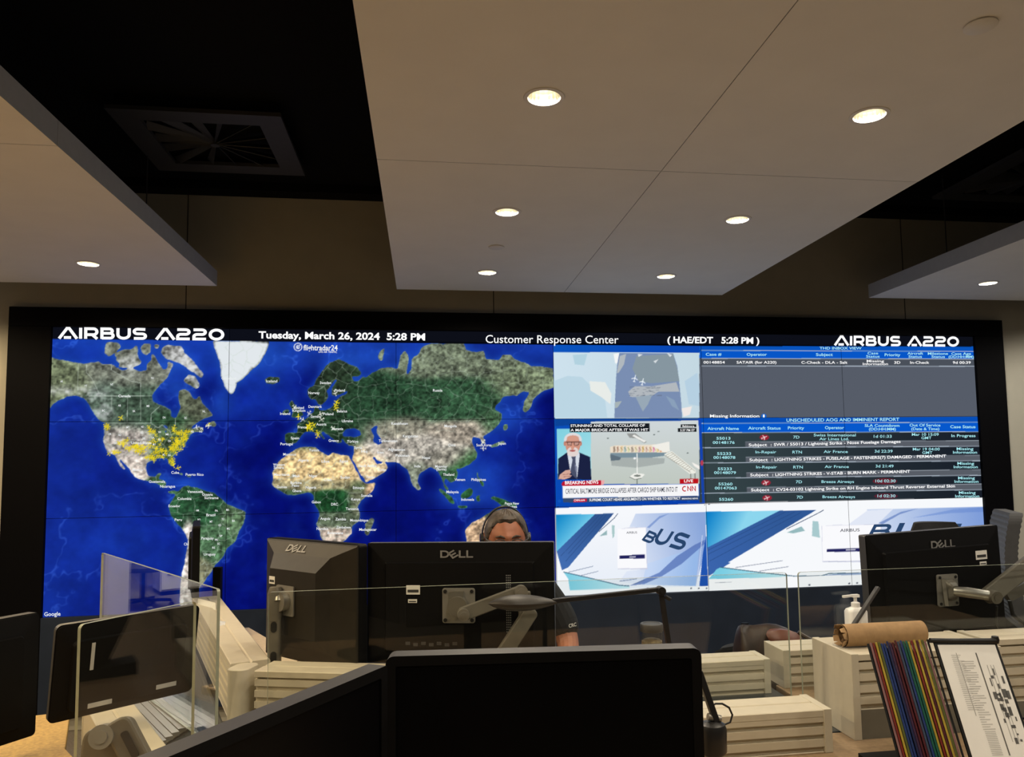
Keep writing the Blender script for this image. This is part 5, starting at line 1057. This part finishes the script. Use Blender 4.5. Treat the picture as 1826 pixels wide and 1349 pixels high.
fl.loft([[(a-1.52, b-3.3, z-.45) for a, b, z in q] for q in ([(1.43, 3.23, .775), (1.47, 3.21, .792), (1.55, 3.20, .797), (1.60, 3.21, .78), (1.64, 3.24, .755), (1.60, 3.30, .77), (1.50, 3.30, .79)], [(1.45, 3.19, .74), (1.48, 3.175, .745), (1.55, 3.17, .74), (1.60, 3.18, .725), (1.65, 3.21, .71), (1.62, 3.27, .73), (1.50, 3.27, .75)], [(1.47, 3.185, .705), (1.49, 3.18, .70), (1.54, 3.18, .705), (1.58, 3.19, .70), (1.61, 3.21, .695), (1.58, 3.25, .71), (1.50, 3.25, .715)])]).build('flap', 'leather_light', t, smooth=True, sub=1)
MB().tube([(.09, -.07, .31), (.13, -.09, .285), (.165, -.10, .27), (.178, -.10, .245), (.18, -.10, .2)], .009, 8).build('strap', 'leather', t, smooth=True)
# ------------------------------------------------------------------ reference rack with colour-edged sleeves
t = thing('reference_rack', 'rack of leaning colour-edged document sleeves open at a printed page', 'document rack', (1.22, 1.80, DZ))
top0, ang = Vector((1.105, 1.85, 1.042)), math.atan2(.108, .242)
dn = Vector((0, -math.sin(ang), -math.cos(ang))); pw = .20; ph = .31
cols = ['sleeve_black','sleeve_rose','sleeve_red','sleeve_yellow','sleeve_olive','sleeve_blue','sleeve_blue','sleeve_navy','sleeve_purple','sleeve_maroon','sleeve_maroon','sleeve_slate','sleeve_blue','sleeve_teal','sleeve_teal','sleeve_yellow','sleeve_red','sleeve_yellow','sleeve_maroon','sleeve_yellow','sleeve_olive','sleeve_rose','sleeve_black']
nS = len(cols); sp = .172/nS
fw = Vector((.56, .83*math.cos(ang), -.83*math.sin(ang)))
for i, cname in enumerate(cols):
    x = top0.x+sp*(i+.5); a = Vector((x, top0.y, top0.z+random.uniform(-.003, .003))); ax = Vector((1, 0, 0)); th = sp*.40
    lean = (Vector((0, .98, 0))+ax*(.10*(1-i/nS))).normalized()
    v = MB(); back = fw*1.0
    q = [(0, 0), (.012, -.004), (pw, -.004), (pw, -ph), (0, -ph)]
    def S(u, w_): return a+back*u+dn*(-w_)
    v.loft([[S(u, w_)+ax*k for u, w_ in q] for k in (-th, th)]); rel(t, v).build('sleeve', cname, t, bevel=.0015)
ft = Vector((1.285, 1.842, 1.040)); rx = Vector((.985, .04, -.055)).normalized(); pn = rx.cross(dn).normalized()
def G(u, w_, k=0): return ft+rx*u+dn*w_+pn*k
def sheet_part(name, m, q, k0, k1, parent): v = MB(); v.loft([[G(u, w_, k) for u, w_ in q] for k in (k0, k1)]); return rel(t, v).build(name, m, parent)
R4 = lambda u0, u1, w0, w1: [(u0, w0), (u1, w0), (u1, w1), (u0, w1)]
sgn = 1 if pn.y < 0 else -1
pg = sheet_part('open_sleeve', 'sleeve_black', R4(0, .182, .0, .30), 0, -sgn*.004, t)
sheet = sheet_part('printed_page', 'paper', R4(.007, .174, .010, .288), sgn*.0006, sgn*.0012, pg)
v = MB(); v.tube([G(-.01, -.001), G(.06, 0), G(.165, 0), G(.178, 0)], [.006, .006, .007, .009], 10); v.lathe([(0, -.009), (.008, -.009), (.010, 0), (.008, .009), (0, .009)], 14, Matrix.Translation(G(.181, -.003))); rel(t, v).build('top_bar', 'cable_black', t, smooth=True)
ink = MB(); gy = MB()
def rect(mb, u0, u1, w0, w1): mb.add([tuple(G(u, w_, sgn*.0016)) for u, w_ in R4(u0, u1, w0, w1)], [(0, 1, 2, 3)])
rect(ink, .108, .1115, .030, .270); rect(ink, .052, .0532, .03, .18)
for i in range(34): rect(gy, .036, .052+.02*random.random(), .035+i*.0048, .0365+i*.0048) if i < 28 else None
for i in range(30): rect(gy, .060, .075+.022*random.random(), .05+i*.0055, .0518+i*.0055)
for i in range(14): rect(gy, .062, .092, .215+i*.004, .2165+i*.004)
for i in range(26):
    u, w_ = random.gauss(.138, .012), random.uniform(.065, .235); rect(ink, u, u+random.uniform(.003, .014), w_, w_+random.uniform(.004, .022))
for u in (.13, .14, .148): rect(ink, u, u+.001, .06, .24)
rel(t, ink).build('printed_drawing', 'paper_ink', sheet); rel(t, gy).build('printed_text', 'paper_grey', sheet)
v = MB(); v.loft([[(x, 1.72, DZ), (x, 1.99, DZ), (x, 1.99, DZ+.05), (x, 1.76, DZ+.03), (x, 1.72, DZ+.02)] for x in (1.15, 1.30)]); rel(t, v).build('rack_base', 'black_plastic', t)
# ------------------------------------------------------------------ loose papers and cables on the left
def leaning_sheet(label, pts, lines=0):
    v = MB(); q = [Vector(p) for p in pts]; n = (q[1]-q[0]).cross(q[3]-q[0]).normalized(); v.loft([[p+n*k for p in q] for k in (0, .0012)])
    c = sum(q, Vector())/4; t_ = thing('paper_sheet', label, 'paper', tuple(c)); rel(t_, v).build('sheet', 'paper', t_)
    if lines:
        L = MB()
        for i in range(lines):
            w_ = .14+.72*i/lines; a = q[0].lerp(q[3], w_); b = q[1].lerp(q[2], w_); u0, u1 = .12, random.uniform(.6, .9); p, r_ = a.lerp(b, u0), a.lerp(b, u1); d = (q[3]-q[0]).normalized()*.0025; s_ = -n*.0006 if n.y > 0 else n*.0018
            L.add([p+s_, r_+s_, r_+d+s_, p+d+s_], [(0, 1, 2, 3)])
        rel(t_, L).build('printed_lines', 'paper_grey', t_)
A_ = lambda px, py, y: tuple(at(px, py, y=y))
leaning_sheet('white printed sheet leaning beside the upright glass pane on the long slatted unit', [A_(391, 1106, 3.36), A_(404, 1108, 3.44), A_(436, 1152, 3.40), A_(392, 1145, 3.30)], 9)
leaning_sheet('blank pale sheet standing behind the yellow-tinted glass at the left', [A_(352, 1066, 3.95), A_(384, 1074, 3.80), A_(388, 1122, 3.62), A_(354, 1094, 3.86)])
v = MB(); v.tube([tuple(at(x, y, z=DZ+.004)) for x, y in ((524,1186),(532,1177),(545,1170),(555,1166))], .0028, 8); v.tube([tuple(at(x, y, z=DZ+.004)) for x, y in ((524,1187),(540,1184),(560,1180),(570,1182),(572,1188))], .004, 8)
o = v.build('loose_cable', 'kraft_dark', None, smooth=True); tag(o, 'loose dark cable lying on the pale desk below the left angled monitor', 'cable')
# ------------------------------------------------------------------ chairs
def office_chair(label, x, y, rot, seat_z=.44, back_top=1.1, bw=.46):
    t = thing('office_chair', label, 'chair', (x, y, 0), rot, 'office chairs')
    v = MB(); v.loft([[(a, b, z) for a, b in rrect(.48*s, .46*s, .1)] for z, s in ((seat_z-.05, .88), (seat_z-.03, 1), (seat_z, 1), (seat_z+.015, .92))]); v.build('seat', 'chair_fabric', t, smooth=True)
    v = MB(); L = []
    for z, s, o_ in ((seat_z+.12, .80, .0), (seat_z+.2, .95, .01), (back_top-.2, 1.0, -.01), (back_top-.05, .93, -.03), (back_top, .70, -.04)):
        L.append([(bw*s/2*math.cos(a), .24-o_+.03*math.sin(a)-.06*math.cos(a)**2, z) for a in [2*PI*k/24 for k in range(24)]])
    v.loft(L); v.build('backrest', 'chair_fabric', t, smooth=True)
    MB().tube([(0, .10, seat_z-.05), (0, .27, seat_z-.02), (0, .285, seat_z+.3)], [.02, .024, .018], 12).build('back_support', 'black_plastic', t, smooth=True)
    MB().cyl((0, 0, .09), (0, 0, seat_z-.05), .028, n=16).build('gas_column', 'black_plastic', t, smooth=True)
    for s in (-1, 1):
        MB().tube([(s*.22, .06, seat_z-.03), (s*.285, .06, seat_z+.02), (s*.285, .03, seat_z+.19)], .014, 10).box((s*.285, .0, seat_z+.20), (.06, .24, .025)).build('armrest', 'black_plastic', t)
    for k in range(5):
        a = 2*PI*k/5+.3; c, s = math.cos(a), math.sin(a)
        lg = MB().beam((0, 0, .095), (.29*c, .29*s, .075), .045, .03).build('leg', 'black_plastic', t)
        w = MB().cyl((.29*c-.022*s, .29*s+.022*c, .03), (.29*c+.022*s, .29*s-.022*c, .03), .03, n=16); w.cyl((.29*c, .29*s, .03), (.29*c, .29*s, .075), .009, n=8); w.build('caster', 'cable_black', lg)
    return t
office_chair('black office chair carrying the seated person behind the centre monitor', .345, 3.16, 0, .385, 1.165, .36)
office_chair('black office chair at the right workstation, its top just over the right monitor', 2.385, 3.14, .0, .45, 1.205, .30)
office_chair('low dark chair carrying the brown leather bag', 1.52, 3.30, .0, .435, .64, .42)
t = thing('office_chair', 'grey chair with a ribbed backrest behind the right monitor', 'chair', (3.08, 3.80, 0), math.radians(62), 'office chairs')
v = MB(); L = []
for k in range(45):
    z = .62+.60*k/44; bend = -.05*((z-.95)/.3)**2; th = .028+(.004 if k % 2 else 0)
    wv = .21*(1-max(0, (z-1.15)/.105)**3*.35)
    L.append([(wv*sx, bend+sy*th, z) for sx, sy in ((-1, -1), (1, -1), (1, 1), (-1, 1))])
v.loft(L); v.build('ribbed_backrest', 'chair_ribbed', t)
MB().loft([[(a, b-.22, z) for a, b in rrect(.46*s, .44*s, .1)] for z, s in ((.40, .9), (.43, 1), (.46, .95))]).build('seat', 'chair_fabric', t, smooth=True)
MB().tube([(0, -.15, .41), (0, .06, .43), (0, .045, .66)], .02, 10).build('back_support', 'black_plastic', t, smooth=True)
MB().cyl((0, -.22, .05), (0, -.22, .41), .03, n=14).build('gas_column', 'black_plastic', t)
for k in range(5):
    a = 2*PI*k/5; MB().beam((0, -.22, .07), (.28*math.cos(a), -.22+.28*math.sin(a), .03), .045, .04).build('leg', 'black_plastic', t)
# ------------------------------------------------------------------ the bay to the left that the slanting glass mirrors
t = thing('storage_cabinet', 'tall plain beige cabinet mirrored in the slanting glass pane at the left', 'cabinet', (-5.09, 7.30, 0))
MB().box((0, 0, .80), (.34, .30, 1.56)).build('carcass', 'cabinet_white', t, bevel=.004); MB().box((0, 0, .012), (.32, .28, .02)).build('plinth', 'black_plastic', t)
dd = MB().bb((-.165, -.168, .04), (.165, -.152, 1.56)).build('door', 'cabinet_white', t, bevel=.002); MB().bb((.12, -.178, .8), (.13, -.168, .95)).build('handle', 'steel', dd)
office_chair('dark blue-black office chair mirrored in the slanting glass pane at the left', -5.75, 7.42, math.radians(70), .46, 1.15, .46)
t = thing('drawer_cabinet', 'low white drawer cabinet mirrored in the glass behind the reflected chair', 'cabinet', (-6.99, 7.75, 0), math.radians(38))
MB().box((0, 0, .42), (.9, .45, .74)).build('carcass', 'cabinet_white', t, bevel=.003); MB().box((0, 0, .025), (.88, .42, .05)).build('plinth', 'black_plastic', t)
for i in range(3):
    for s in (-1, 1):
        d_ = MB().box((s*.225, -.232, .18+i*.235), (.42, .018, .215)).build('drawer', 'cabinet_white', t, bevel=.002); MB().box((s*.225, -.244, .25+i*.235), (.30, .008, .014)).build('handle', 'joint_dark', d_)
t = thing('light_panel', 'square ceiling light panel over the side bay, out of view', 'light', (-5.6, 6.6, 3.27))  # unseen source added to brighten the bay mirrored in the glass
MB().box((0, 0, -.02), (1.24, 1.24, .05)).build('housing', 'trim_white', t); MATS['panel_glow'] = None
emis('panel_glow', (1, .93, .85), 42); MB().box((0, 0, -.047), (1.16, 1.16, .006)).build('diffuser', 'panel_glow', t)
# ------------------------------------------------------------------ the seated person
PX0, PY0 = .315, 3.06
person = thing('person', 'person with grey-brown hair, glasses and dark shirt sitting behind the centre monitor', 'person', (PX0, PY0, 0))
def skin_mesh(name, verts, edges, m, parent, root=0, sub=2):
    me = bpy.data.meshes.new(name); me.from_pydata([v[:3] for v in verts], edges, [])
    o = bpy.data.objects.new(name, me); C.objects.link(o); o.parent = parent
    sk = o.modifiers.new('skin', 'SKIN')
    for i, v in enumerate(verts):
        r = v[3] if isinstance(v[3], tuple) else (v[3], v[3]); me.skin_vertices[0].data[i].radius = r; me.skin_vertices[0].data[i].use_root = (i == root)
    s = o.modifiers.new('sub', 'SUBSURF'); s.levels = s.render_levels = sub
    me.materials.append(MATS[m]); return o
HZ = 1.214                                                  # eye height
# body: pelvis, spine, neck, both arms, both legs (facing -Y, towards the desk)
Vb = [(0, .08, .50, (.155, .12)), (0, .09, .62, (.15, .105)), (0, .085, .78, (.16, .11)), (0, .06, .92, (.165, .105)), (0, .04, 1.00, (.10, .075)), (0, .012, 1.055, .052), (0, -.005, 1.10, .052),
      (.17, .05, .985, (.066, .066)), (.222, .02, .90, .055), (.243, -.03, .80, .046), (.215, -.16, .745, .038), (.16, -.27, .715, .028), (.13, -.31, .712, (.032, .018)),
      (-.17, .05, .985, (.066, .066)), (-.222, .02, .90, .055), (-.243, -.03, .80, .046), (-.215, -.16, .745, .038), (-.16, -.27, .715, .028), (-.13, -.31, .712, (.032, .018)),
      (.09, .0, .50, .088), (.12, -.20, .51, .075), (.13, -.36, .49, .062), (.13, -.37, .30, .052), (.13, -.36, .10, .036), (.13, -.40, .05, (.035, .03)), (.13, -.50, .035, (.035, .022)),
      (-.09, .0, .50, .088), (-.12, -.20, .51, .075), (-.13, -.36, .49, .062), (-.13, -.37, .30, .052), (-.13, -.36, .10, .036), (-.13, -.40, .05, (.035, .03)), (-.13, -.50, .035, (.035, .022))]
Eb = [(0,1),(1,2),(2,3),(3,4),(4,5),(5,6),(3,7),(7,8),(8,9),(9,10),(10,11),(11,12),(3,13),(13,14),(14,15),(15,16),(16,17),(17,18),(0,19),(19,20),(20,21),(21,22),(22,23),(23,24),(24,25),(0,26),(26,27),(27,28),(28,29),(29,30),(30,31),(31,32)]
# fingers and thumbs
for side in (1, -1):
    root = 12 if side > 0 else 18
    for k, (dx, ln) in enumerate(((.022, .052), (.008, .060), (-.006, .056), (-.019, .044))):
        b = Vector((side*(.128-.003+dx*1.0), -.338, .714)); d = Vector((-side*.25, -.95, -.12)).normalized(); i = len(Vb)
        Vb += [(b.x, b.y, b.z, .0085), tuple(b+d*ln*.55+Vector((0, 0, .004)))+(.0078,), tuple(b+d*ln+Vector((0, 0, -.012)))+(.0065,)]; Eb += [(root, i), (i, i+1), (i+1, i+2)]
    b = Vector((side*(.128-.028), -.308, .712)); i = len(Vb); Vb += [(b.x, b.y, b.z, .010), (b.x-side*.018, b.y-.025, b.z-.002, .0085), (b.x-side*.022, b.y-.048, b.z-.004, .007)]; Eb += [(root, i), (i, i+1), (i+1, i+2)]
body = skin_mesh('body', Vb, Eb, 'skin', person)
# shirt over torso and upper arms
Vs = [(0, .085, .54, (.175, .135)), (0, .09, .66, (.168, .122)), (0, .085, .80, (.176, .125)), (0, .06, .925, (.178, .118)), (0, .04, 1.01, (.112, .088)), (0, .016, 1.050, .062),
      (.17, .05, .985, (.080, .080)), (.226, .02, .90, .069), (.247, -.026, .812, .060), (-.17, .05, .985, (.080, .080)), (-.226, .02, .90, .069), (-.247, -.026, .812, .060)]
Es = [(0,1),(1,2),(2,3),(3,4),(4,5),(3,6),(6,7),(7,8),(3,9),(9,10),(10,11)]
shirt = skin_mesh('shirt', Vs, Es, 'shirt_dark', person)
Vt = [(0, .08, .49, (.17, .13)), (.09, .0, .50, .098), (.12, -.20, .51, .086), (.13, -.37, .48, .074), (.13, -.375, .30, .064), (.13, -.365, .09, .052), (-.09, .0, .50, .098), (-.12, -.20, .51, .086), (-.13, -.37, .48, .074), (-.13, -.375, .30, .064), (-.13, -.365, .09, .052)]
skin_mesh('trousers', Vt, [(0,1),(1,2),(2,3),(3,4),(4,5),(0,6),(6,7),(7,8),(8,9),(9,10)], 'trousers', person)
# head: a shaped ellipsoid with brow, eye sockets, nose, mouth and chin
def head_point(th, ph):                                     # th: from the crown down, ph: 0 = front (-Y)
    x = math.sin(th)*math.sin(ph); y = -math.sin(th)*math.cos(ph); z = math.cos(th)
    rx, ry, rz = .078, .098, .104 if z > 0 else .118
    if z > 0: k_ = 1+.16*z*z*(1-z); rx *= k_+.05*z; ry *= k_
    if z < 0: rx *= 1-.22*(-z)**1.2; ry *= 1-.10*(-z)
    p = Vector((x*rx, y*ry, z*rz)); f = max(0, -y)
    if f > .3:
        u, w_ = p.x, p.z
        g = lambda cx, cz, sx, sz: math.exp(-((u-cx)/sx)**2-((w_-cz)/sz)**2)
        p.y -= f*(.022*g(0, -.030, .014, .022)+.010*g(0, .0, .010, .03)+.007*g(0, .026, .05, .010)+.006*g(0, -.068, .026, .010)+.008*g(0, -.105, .022, .016))
        p.y += f*(.012*g(.032, .004, .016, .011)+.012*g(-.032, .004, .016, .011)+.004*g(0, -.086, .02, .006)+.004*g(.05, -.06, .02, .03)+.004*g(-.05, -.06, .02, .03))
    return p
hm = MB(); nt_, np_ = 40, 48; HC = Vector((0, -.035, HZ+.008)); HR = Matrix.Translation(HC)@Matrix.Rotation(math.radians(8), 4, 'X')
hm.add([head_point(PI*(i+.001)/nt_, 2*PI*k/np_) for i in range(nt_+1) for k in range(np_)], [(i*np_+k, i*np_+(k+1) % np_, (i+1)*np_+(k+1) % np_, (i+1)*np_+k) for i in range(nt_) for k in range(np_)], HR)
for s in (-1, 1):                                           # ears
    e = MB(); hm.loft([[(s*(.076+.010*q), .012+r_*.020*math.cos(a)-.004*q, -.012+r_*.032*math.sin(a)) for a in [2*PI*k/14 for k in range(14)]] for q, r_ in ((-.8, .7), (.2, 1), (.9, 1.02), (1.0, .75), (.6, .55))], HR)
head = hm.build('head', 'skin', person, smooth=True)
for s in (-1, 1):
    MB().add([(s*.032+.0115*math.sin(a)*math.cos(b), -.0765-.0115*math.cos(a)*math.cos(b), .003+.0115*math.sin(b)) for b in [PI*(j/8-.5) for j in range(9)] for a in [2*PI*k/14 for k in range(14)]], [(j*14+k, j*14+(k+1) % 14, (j+1)*14+(k+1) % 14, (j+1)*14+k) for j in range(8) for k in range(14)], HR).build('eye', 'eye_white', head, smooth=True)
    MB().cyl((s*.032, -.0870, .0005), (s*.032, -.0886, .0), .0058, n=14, T=HR).build('iris', 'eye_dark', head)
    ld_ = MB(); ld_.loft([[(s*.032+.0135*math.sin(t_)*1.0, -.0765-.0125*math.cos(t_)*math.cos(e_), .003+.0125*math.sin(e_)) for t_ in [math.radians(-85+17*q) for q in range(11)]] for e_ in [math.radians(v_) for v_ in (14, 30, 50, 70, 85)]], HR, cap=False, closed=False); ld_.build('eyelid', 'skin', head, smooth=True)
    br = MB(); br.tube([(s*.012, -.099, .022), (s*.030, -.097, .029), (s*.048, -.086, .024)], [.003, .0042, .0022], 8, HR); br.build('eyebrow', 'hair', head, smooth=True)
MB().tube([(-.022, -.094, -.070), (0, -.102, -.068), (.022, -.094, -.070)], [.003, .006, .003], 8, HR).build('lips', 'lips', head, smooth=True)
# hair: swept-back cap with strands
hr = MB(); rings = []
for i in range(17):
    th = PI*.60*i/16; row = []
    for k in range(np_):
        ph = 2*PI*k/np_; fr_ = math.cos(ph); lim = (.25+.32*min(1, max(0, (.80-fr_)/.55))+.012*math.sin(ph*9))*PI
        t_ = min(th, lim)*1.0 if th > lim else th
        p = head_point(max(.001, t_), ph); off = 1.075+.016*math.sin(ph*23+t_*4)+.010*math.sin(ph*41)+.035*max(0, math.cos(t_))*(.6+.4*fr_)
        if th >= lim: off = 1.0+.03*(off-1)
        row.append(Vector((p.x*off, p.y*off+.004*0, p.z*off)))
    rings.append(row)
hr.loft(rings, HR, cap=False); hr.build('hair', 'hair', person, smooth=True)
# glasses
g = MB()
for s in (-1, 1):
    g.tube([HR@Vector((s*(.033+.024*math.cos(a)), -.108+.006*abs(math.cos(a)), .001+.017*math.sin(a))) for a in [2*PI*k/20 for k in range(21)]], .0017, 6)
    g.tube([HR@Vector(p) for p in ((s*.057, -.103, .008), (s*.079, -.07, .010), (s*.086, .005, .006), (s*.083, .03, -.012))], .0022, 6)
g.tube([HR@Vector(p) for p in ((-.010, -.108, .004), (0, -.111, .006), (.010, -.108, .004))], .0016, 6)
g.build('glasses', 'edge_plastic', person, smooth=True)
# sleeve writing and stitching
sl = Vector((.262, -.05, .845)); vs, fs = text_shape('CRC', .02); q = lay(vs, None, .034, .014)
lt = MB(); lt.add([(x, 0, z) for x, z in q], fs, Matrix.Translation(Vector(at(1021, 1114, y=2.962))-Vector((PX0, PY0, 0)))@Matrix.Rotation(-.10, 4, 'Y')@Matrix.Rotation(.35, 4, 'Z')); lt.build('sleeve_letters', 'label_white', shirt)
# headset: worn, a thing of its own
t = thing('headset', 'dark headset worn over the hair of the seated person', 'headset', (PX0, PY0-.035, HZ+.008))
HQ = Matrix.Rotation(math.radians(8), 4, 'X')
hb_ = MB(); hb_.loft([[HQ@Vector((.0885*math.sin(a)*k, .022+dy+.018*math.cos(a), .1125*math.cos(a)*k)) for k, dy in ((1.0, -.011), (1.045, -.011), (1.045, .011), (1.0, .011))] for a in [math.radians(-92+184*i/30) for i in range(31)]]); hb_.build('headband', 'lamp_black', t, smooth=True)
for s in (-1, 1):
    hb_ = MB(); hb_.cyl(HQ@Vector((s*.080, .020, -.012)), HQ@Vector((s*.099, .020, -.012)), .031, .026, n=22); hb_.build('ear_cushion', 'lamp_black', t, smooth=True)
MB().tube([HQ@Vector(p) for p in ((.105, -.01, -.02), (.098, -.06, -.055), (.06, -.115, -.075))], .0025, 8).build('microphone_boom', 'lamp_black', t, smooth=True)
